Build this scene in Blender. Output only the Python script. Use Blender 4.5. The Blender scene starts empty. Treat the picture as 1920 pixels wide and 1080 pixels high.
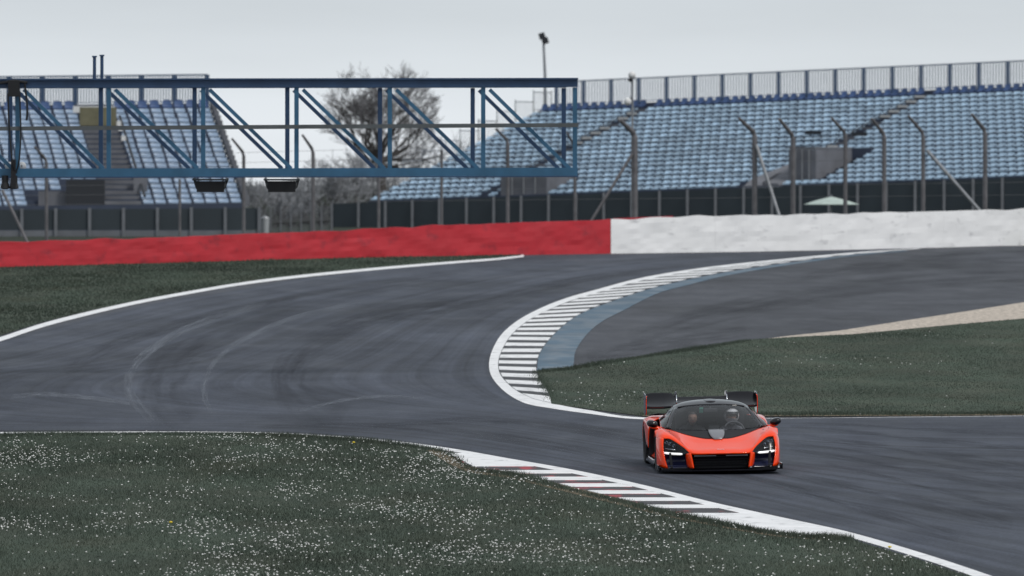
import bpy, bmesh, math, random
import numpy as np
from mathutils import Vector, Matrix, noise
random.seed(7); rng = np.random.default_rng(7)
S = bpy.context.scene
COL = S.collection

# ------------------------------------------------------------------ camera
FPX = 16000.0            # focal length in pixels of a 1920 px wide frame (300 mm lens)
PITCH = 0.0125           # camera looks slightly down
CZ = 4.61                # camera height above the tarmac under the car
K = 0.0129               # the site climbs gently away from the camera
Y0 = 135.6               # distance of the car
cam = bpy.data.cameras.new('camera'); camo = bpy.data.objects.new('camera', cam); COL.objects.link(camo)
cam.lens = FPX / 1920 * 36; cam.sensor_width = 36; cam.clip_end = 6000; cam.clip_start = 1
camo.location = (0, 0, CZ); camo.rotation_euler = (math.pi/2 - PITCH, 0, 0)
cam.dof.use_dof = True; cam.dof.focus_distance = 136.5; cam.dof.aperture_fstop = 4.4
S.camera = camo

# ------------------------------------------------------------------ sky, sun, exposure
SUN_EL, SUN_AZ = math.radians(52), math.radians(128)     # azimuth from +Y towards +X
w = bpy.data.worlds.new('World'); S.world = w; w.use_nodes = True
nt = w.node_tree; nt.nodes.clear()
def wn(t): return nt.nodes.new(t)
out = wn('ShaderNodeOutputWorld'); bg = wn('ShaderNodeBackground'); bg.inputs[1].default_value = 0.1
sky = wn('ShaderNodeTexSky'); sky.sky_type = 'NISHITA'; sky.sun_disc = False
sky.sun_elevation = SUN_EL; sky.sun_rotation = SUN_AZ; sky.dust_density = 4; sky.air_density = 1.2
tc = wn('ShaderNodeTexCoord'); sp = wn('ShaderNodeSeparateXYZ'); nt.links.new(tc.outputs['Generated'], sp.inputs[0])
mp = wn('ShaderNodeMapping'); mp.inputs['Scale'].default_value = (6, 6, 40); nt.links.new(tc.outputs['Generated'], mp.inputs[0])
nz = wn('ShaderNodeTexNoise'); nz.inputs['Scale'].default_value = 1.6; nz.inputs['Detail'].default_value = 5; nt.links.new(mp.outputs[0], nz.inputs[0])
rp = wn('ShaderNodeValToRGB')
rp.color_ramp.elements[0].position = 0.0; rp.color_ramp.elements[0].color = (8.4, 8.8, 9.2, 1)
rp.color_ramp.elements[1].position = 0.035; rp.color_ramp.elements[1].color = (5.4, 5.95, 6.4, 1)
e = rp.color_ramp.elements.new(0.012); e.color = (7.6, 8.1, 8.5, 1)
e = rp.color_ramp.elements.new(0.9); e.color = (6.0, 6.4, 6.8, 1)
nt.links.new(sp.outputs[2], rp.inputs[0])
mr = wn('ShaderNodeMapRange'); mr.inputs[1].default_value = .3; mr.inputs[2].default_value = .7; mr.inputs[3].default_value = .93; mr.inputs[4].default_value = 1.07
nt.links.new(nz.outputs[0], mr.inputs[0])
vm = wn('ShaderNodeVectorMath'); vm.operation = 'SCALE'; nt.links.new(rp.outputs[0], vm.inputs[0]); nt.links.new(mr.outputs[0], vm.inputs[3])
mx = wn('ShaderNodeMix'); mx.data_type = 'RGBA'; mx.inputs[0].default_value = .92
nt.links.new(sky.outputs[0], mx.inputs[6]); nt.links.new(vm.outputs[0], mx.inputs[7])
nt.links.new(mx.outputs[2], bg.inputs[0]); nt.links.new(bg.outputs[0], out.inputs[0])
sl = bpy.data.lights.new('sun', 'SUN'); sl.energy = 1.5; sl.angle = math.radians(12); sl.color = (1, .96, .9)
so = bpy.data.objects.new('sun', sl); COL.objects.link(so)
sd = Vector((math.sin(SUN_AZ)*math.cos(SUN_EL), math.cos(SUN_AZ)*math.cos(SUN_EL), math.sin(SUN_EL)))
so.rotation_euler = sd.to_track_quat('Z', 'Y').to_euler(); so.location = sd*300
S.view_settings.view_transform = 'Standard'; S.view_settings.look = 'None'
S.view_settings.exposure = 0.0; S.view_settings.gamma = 1; S.view_settings.use_curve_mapping = False
S.render.engine = 'CYCLES'; S.cycles.max_bounces = 8; S.cycles.transparent_max_bounces = 12

# ------------------------------------------------------------------ placing helpers (layout read off the photograph)
sp_, cp_ = math.sin(PITCH), math.cos(PITCH)
def ray(px, py):
    cx, cy = (px-960)/FPX, (540-py)/FPX
    return Vector((cx, cp_+cy*sp_, -sp_+cy*cp_))
def G(px, py, dz=0.0):                 # point on the sloping site
    d = ray(px, py); t = (CZ + K*Y0 - dz)/(K*d.y - d.z)
    return Vector((d.x*t, d.y*t, CZ + d.z*t))
def AT(px, py, Y):                     # point at a distance
    d = ray(px, py); t = Y/d.y
    return Vector((d.x*t, Y, CZ + d.z*t))
def ground_z(Y): return K*(min(Y, 312)-Y0)

# ------------------------------------------------------------------ materials
MATS = {}
def mat(name, col, rough=.6, metal=0, coat=0, var=0, vscale=3, island=0, bump=0, bscale=40, spec=.5, emit=None, col2=None, mix=(.45,.6), stretch=(1,1,1), coords='Object', detail=6):
    if name in MATS: return MATS[name]
    m = bpy.data.materials.new(name); m.use_nodes = True; MATS[name] = m
    n = m.node_tree; b = n.nodes['Principled BSDF']
    b.inputs['Base Color'].default_value = (*col, 1); b.inputs['Roughness'].default_value = rough
    b.inputs['Metallic'].default_value = metal; b.inputs['Coat Weight'].default_value = coat
    b.inputs['Coat Roughness'].default_value = .04; b.inputs['Specular IOR Level'].default_value = spec
    if emit: b.inputs['Emission Color'].default_value = (*emit[:3], 1); b.inputs['Emission Strength'].default_value = emit[3]
    src = None
    if var or col2 or bump:
        t = n.nodes.new('ShaderNodeTexCoord'); mpn = n.nodes.new('ShaderNodeMapping'); mpn.inputs['Scale'].default_value = stretch
        n.links.new(t.outputs[coords], mpn.inputs[0])
        def noi(sc, de=detail):
            q = n.nodes.new('ShaderNodeTexNoise'); q.inputs['Scale'].default_value = sc; q.inputs['Detail'].default_value = de
            n.links.new(mpn.outputs[0], q.inputs[0]); return q
    if col2:
        q = noi(vscale*1.7); r = n.nodes.new('ShaderNodeMapRange'); r.inputs[1].default_value, r.inputs[2].default_value = mix
        n.links.new(q.outputs[0], r.inputs[0])
        x = n.nodes.new('ShaderNodeMix'); x.data_type = 'RGBA'; x.inputs[6].default_value = (*col, 1); x.inputs[7].default_value = (*col2, 1)
        n.links.new(r.outputs[0], x.inputs[0]); src = x.outputs[2]
    def scale(fac_out, lo, hi):
        nonlocal src
        r = n.nodes.new('ShaderNodeMapRange'); r.inputs[1].default_value = .25 if fac_out.name != 'Random Per Island' else 0
        r.inputs[2].default_value = .75 if fac_out.name != 'Random Per Island' else 1
        r.inputs[3].default_value = lo; r.inputs[4].default_value = hi; n.links.new(fac_out, r.inputs[0])
        v = n.nodes.new('ShaderNodeVectorMath'); v.operation = 'SCALE'
        if src: n.links.new(src, v.inputs[0])
        else: v.inputs[0].default_value = col
        n.links.new(r.outputs[0], v.inputs[3]); src = v.outputs[0]
    if var: scale(noi(vscale).outputs[0], 1-var, 1+var)
    if island:
        g = n.nodes.new('ShaderNodeNewGeometry'); scale(g.outputs['Random Per Island'], 1-island, 1+island)
    if src: n.links.new(src, b.inputs['Base Color'])
    if bump:
        q = noi(bscale); bp = n.nodes.new('ShaderNodeBump'); bp.inputs['Strength'].default_value = bump; bp.inputs['Distance'].default_value = .02
        n.links.new(q.outputs[0], bp.inputs['Height']); n.links.new(bp.outputs[0], b.inputs['Normal'])
    return m

# ------------------------------------------------------------------ mesh helpers
def tag(o, label=None, cat=None, group=None, kind=None):
    if label: o['label'] = label
    if cat: o['category'] = cat
    if group: o['group'] = group
    if kind: o['kind'] = kind
    return o
def thing(name, label, cat, loc=(0,0,0), group=None, rot=None):
    o = bpy.data.objects.new(name, None); COL.objects.link(o); o.empty_display_size = .2
    M = Matrix.Translation(Vector(loc))
    if rot is not None: M = M @ rot.to_4x4()
    o.matrix_basis = M
    tag(o, label, cat, group); return o
def link(name, me, m, parent=None, local=False, smooth=False):
    o = bpy.data.objects.new(name, me); COL.objects.link(o)
    if m and not me.materials: me.materials.append(m)
    if parent:
        o.parent = parent
        if not local:
            M = parent.matrix_basis.copy()
            if parent.parent: M = parent.parent.matrix_basis @ parent.matrix_parent_inverse @ M
            o.matrix_parent_inverse = M.inverted()
    if smooth: me.shade_smooth()
    return o
def mk(name, V, F, m, parent=None, local=False, smooth=False):
    me = bpy.data.meshes.new(name); me.from_pydata([tuple(v) for v in V], [], F); me.update()
    return link(name, me, m, parent, local, smooth)
class MB:
    def __init__(s): s.V = []; s.F = []
    def add(s, V, F):
        o = len(s.V); s.V += [Vector(v) for v in V]; s.F += [tuple(i+o for i in f) for f in F]; return s
    def frame(s, c, ax, ay, az):       # box from centre and three half axes
        c = Vector(c); ax, ay, az = Vector(ax), Vector(ay), Vector(az)
        V = [c+i*ax+j*ay+k*az for k in (-1,1) for j in (-1,1) for i in (-1,1)]
        return s.add(V, [(0,2,3,1),(4,5,7,6),(0,1,5,4),(2,6,7,3),(0,4,6,2),(1,3,7,5)])
    def box(s, lo, hi):
        c = (Vector(lo)+Vector(hi))/2; h = (Vector(hi)-Vector(lo))/2
        return s.frame(c, (h.x,0,0), (0,h.y,0), (0,0,h.z))
    def bar(s, a, b, wid, dep, up=(0,1,0)):   # rectangular bar a->b
        a, b = Vector(a), Vector(b); d = (b-a); u = Vector(up); u = (u - d*(u.dot(d)/d.length_squared)).normalized(); v = d.cross(u).normalized()
        return s.frame((a+b)/2, d/2, v*wid/2, u*dep/2)
    def tube(s, P, R, n=8, cap=True):
        P = [Vector(p) for p in P]; o = len(s.V)
        if not hasattr(R, '__len__'): R = [R]*len(P)
        for i, p in enumerate(P):
            d = (P[min(i+1, len(P)-1)]-P[max(i-1, 0)]).normalized()
            u = Vector((0,0,1)) if abs(d.z) < .9 else Vector((1,0,0))
            u = (u-d*u.dot(d)).normalized(); v = d.cross(u)
            for k in range(n):
                t = 2*math.pi*k/n; s.V.append(p+(u*math.cos(t)+v*math.sin(t))*R[i])
        for i in range(len(P)-1):
            for k in range(n):
                a, b = o+i*n+k, o+i*n+(k+1) % n; s.F.append((a, b, b+n, a+n))
        if cap: s.F.append(tuple(o+k for k in range(n))[::-1]); s.F.append(tuple(o+(len(P)-1)*n+k for k in range(n)))
        return s
    def lathe(s, prof, c, axis='x', n=24):   # prof: (along, radius)
        o = len(s.V); c = Vector(c)
        for (h, r) in prof:
            for k in range(n):
                t = 2*math.pi*k/n; a, b = r*math.cos(t), r*math.sin(t)
                s.V.append(c+(Vector((h, a, b)) if axis == 'x' else Vector((a, b, h)) if axis == 'z' else Vector((a, h, b))))
        for i in range(len(prof)-1):
            for k in range(n):
                a, b = o+i*n+k, o+i*n+(k+1) % n; s.F.append((a, b, b+n, a+n))
        return s
    def build(s, name, m, parent=None, local=False, smooth=False): return mk(name, s.V, s.F, m, parent, local, smooth)
def sheet(name, pts, m, dz, parent=None, kind=None):     # planar polygon on the site given by pixels of its outline
    V = [G(x, y, 0)+Vector((0,0,dz)) for x, y in pts]
    me = bpy.data.meshes.new(name); bm = bmesh.new(); vs = [bm.verts.new(v) for v in V]; f = bm.faces.new(vs); f.normal_update()
    if f.normal.z < 0: f.normal_flip()
    bmesh.ops.triangulate(bm, faces=[f]); bm.to_mesh(me); bm.free()
    o = link(name, me, m, parent)
    if kind: o['kind'] = kind
    return o
def resample(P, n):
    P = [Vector(p) for p in P]; out = []
    for i in range(n):
        t = i/(n-1)*(len(P)-1); k = min(int(t), len(P)-2); u = t-k
        a = P[k-1] if k else P[0]*2-P[1]; b, c = P[k], P[k+1]; d = P[k+2] if k+2 < len(P) else P[-1]*2-P[-2]
        out.append(.5*((2*b)+(c-a)*u+(2*a-5*b+4*c-d)*u*u+(3*b-a-3*c+d)*u**3))
    return out
def arcsample(P, n):
    Q = resample(P, 40*len(P)); L = [0]
    for a, b in zip(Q, Q[1:]): L.append(L[-1]+(b-a).length)
    out = []; k = 0
    for i in range(n):
        t = L[-1]*i/(n-1)
        while k < len(L)-2 and L[k+1] < t: k += 1
        u = (t-L[k])/max(1e-9, L[k+1]-L[k]); out.append(Q[k].lerp(Q[k+1], min(1, u)))
    return out
def ribbon(name, A, B, m, dz, n=120, parent=None, kind=None, uv=False, cross=2):
    A = resample([(x, y, 0) for x, y in A], n); B = resample([(x, y, 0) for x, y in B], n)
    V = []; F = []
    for a, b in zip(A, B):
        p, q = G(a.x, a.y), G(b.x, b.y)
        for k in range(cross): V.append(p.lerp(q, k/(cross-1))+Vector((0,0,dz)))
    for i in range(n-1):
        for k in range(cross-1):
            a = i*cross+k; F.append((a, a+1, a+cross+1, a+cross))
    if (V[1]-V[0]).cross(V[cross]-V[0]).z < 0: F = [f[::-1] for f in F]
    o = mk(name, V, F, m, parent)
    if uv:
        u = o.data.uv_layers.new(name='UVMap')
        for l in o.data.loops:
            i, k = divmod(l.vertex_index, cross); u.data[l.index].uv = (i/(n-1), k/(cross-1))
    if kind: o['kind'] = kind
    return o

# ------------------------------------------------------------------ ground materials
def asphalt_mat(name, base, streak):
    m = bpy.data.materials.new(name); m.use_nodes = True; n = m.node_tree; b = n.nodes['Principled BSDF']
    b.inputs['Roughness'].default_value = .7; b.inputs['Specular IOR Level'].default_value = .22
    t = n.nodes.new('ShaderNodeTexCoord')
    def noi(src, sc, scale, de=6, ro=.55):
        mp_ = n.nodes.new('ShaderNodeMapping'); mp_.inputs['Scale'].default_value = sc; n.links.new(t.outputs[src], mp_.inputs[0])
        q = n.nodes.new('ShaderNodeTexNoise'); q.inputs['Scale'].default_value = scale; q.inputs['Detail'].default_value = de; q.inputs['Roughness'].default_value = ro
        n.links.new(mp_.outputs[0], q.inputs[0]); return q.outputs[0]
    def rng_(o, a, b_, lo, hi):
        r = n.nodes.new('ShaderNodeMapRange'); r.inputs[1].default_value = a; r.inputs[2].default_value = b_; r.inputs[3].default_value = lo; r.inputs[4].default_value = hi
        n.links.new(o, r.inputs[0]); return r.outputs[0]
    def mul(a, b_):
        q = n.nodes.new('ShaderNodeMath'); q.operation = 'MULTIPLY'; n.links.new(a, q.inputs[0]); n.links.new(b_, q.inputs[1]); return q.outputs[0]
    f = rng_(noi('Object', (1, .35, 1), .22), .3, .7, .70, 1.32)
    f = mul(f, rng_(noi('Object', (1, .2, 1), 2.2), .3, .7, .90, 1.10))
    f = mul(f, rng_(noi('Object', (1, .3, 1), 24), .3, .7, .78, 1.22))
    if streak:
        f = mul(f, rng_(noi('UV', (1.3, 16, 1), 1.6, 5), .34, .66, 1.24, .74))
        f = mul(f, rng_(noi('UV', (3.0, 75, 1), 1.3, 4), .40, .66, 1.08, .80))
        f = mul(f, rng_(noi('UV', (2.2, 40, 1), 2.1, 2), .62, .70, 1.0, 1.18))
    v = n.nodes.new('ShaderNodeVectorMath'); v.operation = 'SCALE'; v.inputs[0].default_value = base; n.links.new(f, v.inputs[3]); n.links.new(v.outputs[0], b.inputs['Base Color'])
    n.links.new(rng_(noi('Object', (1, .3, 1), .8), .3, .7, .62, .85), b.inputs['Roughness'])
    bp = n.nodes.new('ShaderNodeBump'); bp.inputs['Strength'].default_value = .35; bp.inputs['Distance'].default_value = .006
    n.links.new(noi('Object', (1, 1, 1), 60, 3), bp.inputs['Height']); n.links.new(bp.outputs[0], b.inputs['Normal'])
    return m
M_TRACK = asphalt_mat('track_asphalt', (.052, .0595, .079), True)
M_RUNOFF = asphalt_mat('runoff_asphalt', (.060, .064, .076), False)
M_GRASS = mat('turf', (.058, .078, .058), .9, col2=(.068, .080, .060), vscale=.5, var=.35, bump=.5, bscale=12, spec=.15, stretch=(1,.4,1))
M_FIELD = mat('field', (.035, .042, .032), .95, var=.3, vscale=.2, spec=.1)
M_BLADE = mat('grass_blade', (.078, .098, .079), .85, island=.26, var=.45, vscale=.30, spec=.08, stretch=(1,.35,1), col2=(.088, .098, .076), mix=(.5,.75))
M_PAINT = mat('white_paint', (.84, .84, .85), .6, col2=(.36, .36, .37), vscale=1.9, mix=(.58,.74), var=.10, bump=.1)
M_BLUEP = mat('blue_kerb_paint', (.068, .122, .175), .7, col2=(.13, .17, .21), vscale=.8, var=.25, stretch=(1,.4,1))
M_DARKK = mat('dark_kerb', (.022, .023, .027), .6, var=.3, vscale=3)
M_REDK = mat('worn_red_kerb', (.030, .026, .030), .6, col2=(.36, .02, .035), vscale=1.6, mix=(.54,.62), var=.3, stretch=(1,.5,1))
M_GRAVEL = mat('gravel', (.50, .44, .38), .95, var=.45, vscale=9, bump=.8, bscale=30, spec=.1, stretch=(1,.4,1))
M_DIRT = mat('dry_earth', (.17, .14, .10), .95, var=.45, vscale=4, bump=.6, bscale=20, spec=.1, stretch=(1,.4,1))

# ------------------------------------------------------------------ setting: terrain, tarmac, paint
def terrain():
    ys = [20, 60, 100, 135.6, 200, 260, 312, 330, 400, 600, 1200, 5000]; V = []; F = []
    xs = [-2500, -200, -60, 0, 60, 200, 2500]
    for y in ys:
        for x in xs: V.append((x, y, ground_z(y)-.03))
    n = len(xs)
    for i in range(len(ys)-1):
        for k in range(n-1): F.append((i*n+k, i*n+k+1, (i+1)*n+k+1, (i+1)*n+k))
    tag(mk('ground', V, F, M_FIELD), kind='structure')
terrain()
V = []; F = []
for i, y in enumerate((85, 311)):
    for x in (-70, 70): V.append((x, y, K*(y-Y0)))
tag(mk('run_off_tarmac', V, [(0,1,3,2)], M_RUNOFF), kind='structure')

APEX_OUT = [(2100,779),(1700,783),(1400,786),(1205,787),(1100,776),(1030,766),(985,757),(950,738),(925,712),(917,688),(922,660),(940,628),(970,602),(1010,580),(1060,560),(1120,543),(1200,522),(1300,505),(1400,493),(1500,483),(1600,474),(1690,468.2),(1725,466.2)]
APEX_IN  = [(2100,778.5),(1700,782.5),(1440,785.2),(1205,783.6),(1105,770),(1044,759),(1003,748),(968,733),(942,709),(934,688),(939,662),(956,632),(984,606),(1022,584.5),(1070,564.5),(1128,547),(1205,526),(1303,508),(1402,495.3),(1500,485),(1601,475.8),(1690,469.4),(1725,467.1)]
trk_in = [(2400,776)]+APEX_OUT+[(1950,452)]
trk_out = [(2500,1270),(2050,1150),(1837,1081),(1335,949),(1150,900),(930,860),(700,828),(350,808),(-250,806),(-700,772),(-560,716),(-250,690),(0,638),(150,602),(300,567),(430,546),(560,524),(700,507),(830,494),(985,481),(1180,477),(1350,474),(1550,470.5),(1700,464.8),(1850,459)]
ribbon('race_track', trk_in, trk_out, M_TRACK, .005, 220, kind='structure', uv=True, cross=24)
ribbon('edge_line', APEX_OUT, APEX_IN, M_PAINT, .010, 220, kind='structure')
def mark_mat(name, col, lo, hi, sc):
    m = mat(name, col, .75, spec=.15); n = m.node_tree; b = n.nodes['Principled BSDF']; t = n.nodes.new('ShaderNodeTexCoord')
    mp_ = n.nodes.new('ShaderNodeMapping'); mp_.inputs['Scale'].default_value = sc; n.links.new(t.outputs['UV'], mp_.inputs[0])
    q = n.nodes.new('ShaderNodeTexNoise'); q.inputs['Scale'].default_value = 1; q.inputs['Detail'].default_value = 5; n.links.new(mp_.outputs[0], q.inputs[0])
    r = n.nodes.new('ShaderNodeMapRange'); r.inputs[1].default_value = .35; r.inputs[2].default_value = .65; r.inputs[3].default_value = lo; r.inputs[4].default_value = hi; n.links.new(q.outputs[0], r.inputs[0])
    sx = n.nodes.new('ShaderNodeSeparateXYZ'); n.links.new(t.outputs['UV'], sx.inputs[0]); last = r.outputs[0]
    for k in (0, 1):           # worn-out ends and edges
        c = n.nodes.new('ShaderNodeFloatCurve'); n.links.new(sx.outputs[k], c.inputs['Value']); cv = c.mapping.curves[0]
        cv.points[0].location = (0, 0); cv.points[1].location = (1, 0); cv.points.new(.3 if k else .2, 1); cv.points.new(.7 if k else .8, 1); c.mapping.update()
        mu = n.nodes.new('ShaderNodeMath'); mu.operation = 'MULTIPLY'; n.links.new(last, mu.inputs[0]); n.links.new(c.outputs[0], mu.inputs[1]); last = mu.outputs[0]
    n.links.new(last, b.inputs['Alpha']); return m
M_RUBBER = mark_mat('rubber_mark', (.030, .032, .040), .0, .25, (5, 4, 1)); M_SCUFF = mark_mat('pale_scuff', (.20, .22, .26), .05, .55, (9, 3, 1))
def tyre_mark(pts, w0, w1, m, dz=.0075):
    n_ = len(pts); A = []; B = []
    for i, (x, y) in enumerate(pts):
        a, b = pts[max(0, i-1)], pts[min(n_-1, i+1)]; dx, dy = b[0]-a[0], b[1]-a[1]; l = math.hypot(dx, dy); wd = (w0+(w1-w0)*i/(n_-1))/2
        A.append((x-dy/l*wd, y+dx/l*wd)); B.append((x+dy/l*wd, y-dx/l*wd))
    return ribbon('tyre_mark', A, B, m, dz, 60, kind='structure', uv=True, cross=6)
tyre_mark([(398,778),(384,745),(386,710),(410,670),(460,635),(530,604),(600,583),(680,566)], 12, 8, M_SCUFF, .0076)
tyre_mark([(290,790),(250,750),(240,715),(262,675),(320,632),(400,598),(500,570)], 22, 12, M_SCUFF, .0076)
tyre_mark([(20,745),(90,740),(180,748),(260,760)], 10, 8, M_SCUFF, .0076)
tyre_mark([(640,795),(560,750),(540,705),(570,660),(640,620),(740,590),(860,570)], 90, 16, M_RUBBER, .0068)
tyre_mark([(350,800),(300,750),(310,700),(350,655),(430,612),(540,575),(680,545),(860,515)], 110, 16, M_RUBBER, .0072)
tyre_mark([(690,592),(800,580),(900,562),(1010,540),(1120,520),(1250,504)], 34, 7, M_RUBBER, .0074)
tyre_mark([(120,700),(200,655),(300,618),(420,586),(560,558)], 30, 12, M_RUBBER, .0070)
tyre_mark([(700,800),(840,790),(980,792),(1150,815),(1320,845)], 10, 26, M_RUBBER, .0070)
tyre_mark([(480,802),(640,798),(800,806),(1000,830),(1180,868)], 8, 22, M_RUBBER, .0072)
for k_, (x0, y0, x1, y1, w_) in enumerate(((1480,800,1940,846,9),(1500,818,1940,880,14),(1480,842,1940,925,12),(1430,880,1900,985,20),(1380,888,1800,1010,16),(1470,828,1940,902,7),(1550,870,1960,972,9),(1500,793,1940,818,6))):
    tyre_mark([(x0, y0), (x0*.7+x1*.3, y0*.72+y1*.28), (x0*.35+x1*.65, y0*.37+y1*.63), (x1, y1)], w_*.6, w_*1.5, M_RUBBER, .0064+.0003*k_)
tyre_mark([(1500,520),(1620,503),(1760,490),(1960,478)], 14, 42, M_RUBBER, .0055)
tyre_mark([(1180,640),(1300,600),(1480,560),(1700,530),(1960,512)], 40, 30, M_RUBBER, .0058)
tyre_mark([(1100,670),(1180,655),(1280,640),(1400,622)], 26, 22, M_RUBBER, .0060)
tyre_mark([(560,772),(640,752),(720,744),(800,748)], 7, 5, M_SCUFF, .0078)
def line(name, pts, th, dz=.010):
    A = [(x, y-t/2) for (x, y), t in zip(pts, th)]; B = [(x, y+t/2) for (x, y), t in zip(pts, th)]
    return ribbon(name, A, B, M_PAINT, dz, 120, kind='structure')
line('edge_line', [(-300,712),(-120,675),(0,637),(75,612),(150,592),(250,569),(350,550),(450,533),(560,519),(700,505),(830,494),(930,486),(982,480)], [9,9,8,7.5,7,6,5.5,5,5,4.5,4,4,4.5])
NEAR = [(-300,812),(0,812.5),(200,811),(400,811),(560,815),(713,827),(840,843.5),(954,864),(1081,887),(1208,915),(1335,947),(1462,975),(1589,1003),(1717,1040),(1837,1080),(1990,1135)]
line('edge_line', NEAR, [2.6,2.6,1.4,1.0,1.6,4,5.5,7,8,8.5,9,9.5,10,11,13,15])
ribbon('blue_apron', [(1008,696),(1007,690),(1012,664),(1032,634),(1064,604),(1104,582),(1178,555),(1232,538.5),(1313,520),(1422,501),(1584,479.5),(1700,470)],
       [(1074,689),(1076,680),(1080,657),(1100,628),(1128,604),(1168,583),(1232,551),(1290,535),(1350,520),(1440,503.5),(1590,481.5),(1702,471.2)], M_BLUEP, .009, 90, kind='structure')

# kerbs: painted blocks are real raised pieces
def block(name, quad, h, m, parent):
    P = [G(x, y) for x, y in quad]; c = sum(P, Vector())/len(P)
    top = [p+(c-p)*.04+Vector((0,0,h)) for p in P]; n = len(P)
    F = [tuple(range(n, 2*n))]+[(i, (i+1) % n, n+(i+1) % n, n+i) for i in range(n)]
    V = P+top
    if (V[n+1]-V[n]).cross(V[n+2]-V[n]).z < 0: F = [f[::-1] for f in F]
    return mk(name, V, F, m, parent)
KIN = [(1034,757),(1029,738),(1013,714),(1006,690),(1013,662),(1034,633),(1067,603),(1106,580),(1178,554),(1232,537.5),(1313,518.5),(1422,499.6),(1584,478.3),(1700,469.2)]
KOUT = [(1000,749),(968,733),(944,711),(934,688),(939,662),(956,632),(984,606),(1022,584.5),(1085,560),(1135,545),(1220,523),(1330,504),(1500,485),(1640,472.8)]
ker = ribbon('kerb', KIN, KOUT, M_DARKK, .012, 120, kind='structure')
gi = [G(p.x, p.y) for p in resample([(x, y, 0) for x, y in KIN], 500)]
L = [0]
for a, b in zip(gi, gi[1:]): L.append(L[-1]+(b-a).length)
RI = resample([(x, y, 0) for x, y in KIN], 500); RO = resample([(x, y, 0) for x, y in KOUT], 500)
def at_len(s):
    k = int(np.searchsorted(L, s)); k = max(0, min(499, k)); return (RI[k].x, RI[k].y), (RO[k].x, RO[k].y)
per = 4.1; s_ = 0.0; i = 0
while s_ < L[-1]-per:
    ln = per*.50 if i else per*.8
    a, b = at_len(s_); c, d = at_len(s_+ln)
    block('kerb_block', [a, b, d, c], .019, M_PAINT, ker); s_ += per if i else per*1.25; i += 1
KN_O = [(830,845),(884,853),(954,866.5),(1081,890.5),(1208,918.5),(1335,951),(1462,979.5),(1600,1009)]
KN_I = [(838,850),(884,876),(967,889),(1056,911),(1164,937),(1278,966),(1462,1000),(1596,1011)]
kn = ribbon('kerb', KN_I, KN_O, M_REDK, .012, 80, kind='structure')
def xat(P, y):
    for (x0, y0), (x1, y1) in zip(P, P[1:]):
        if y0 <= y <= y1: return x0+(x1-x0)*(y-y0)/(y1-y0)
    return P[-1][0] if y > P[-1][1] else P[0][0]
def slab(y0, y1, h=.020):
    q = [(xat(KN_I, y0)+1, y0), (xat(KN_O, y0)-1, y0), (xat(KN_O, y1)-1, y1), (xat(KN_I, y1)+1, y1)]
    block('kerb_block', q, h, M_PAINT, kn)
slab(851, 862); slab(862.3, 876)
for y in (886, 898.5, 911, 924, 937.5, 951): slab(y-2.6, y+3.2)
slab(964, 977); slab(977.4, 990); slab(990.4, 1000); slab(1000.3, 1008)

# grass areas
FG = [(-350,818),(0,817),(200,814.5),(400,814.5),(560,818),(713,831),(832,848),(884,878),(967,891),(1056,914),(1164,940),(1278,969),(1462,1003),(1592,1012),(1717,1049),(1837,1090),(1990,1146),(2050,1180),(1500,1300),(0,1300),(-400,1200)]
RG = [(1034,758),(1030,740),(1014,715),(1008,697),(1074,690),(1180,672),(1280,657),(1400,638),(1500,632),(1600,627.5),(1750,613),(1930,597),(2200,570),(2300,776),(1920,779.5),(1500,781.5),(1205,781),(1105,768)]
LG = [(-300,703),(-120,668),(0,630),(75,606),(150,587),(250,565),(350,546.5),(450,530),(560,516),(700,502.5),(830,492),(930,484.5),(978,479.3),(960,476.5),(700,482),(400,489),(0,497),(-300,505),(-900,520),(-900,760)]
GA = sheet('grass_verge', FG, M_GRASS, .012, kind='structure')
GB = sheet('grass_infield', RG, M_GRASS, .012, kind='structure')
GC = sheet('grass_outfield', LG, M_GRASS, .012, kind='structure')
sheet('gravel_strip', [(1400,640),(1480,630),(1570,621),(1700,601),(1800,586),(1920,567),(2200,528),(2250,560),(1930,599),(1750,615),(1600,629),(1500,634)], M_GRAVEL, .008, kind='structure')
ribbon('earth_edge', [(820,843),(884,876),(967,888.5),(1056,911),(1164,937),(1278,966),(1462,1000),(1596,1011)], [(800,846),(870,884),(955,899),(1045,920),(1150,946),(1262,973),(1450,1007),(1590,1015)], M_DIRT, .016, 80, kind='structure')
ribbon('earth_edge', [(1205,781.5),(1500,781.7),(1920,779.7),(2200,776)], [(1205,779.5),(1500,778.5),(1920,776.5),(2200,773)], M_DIRT, .016, 60, kind='structure')

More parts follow.
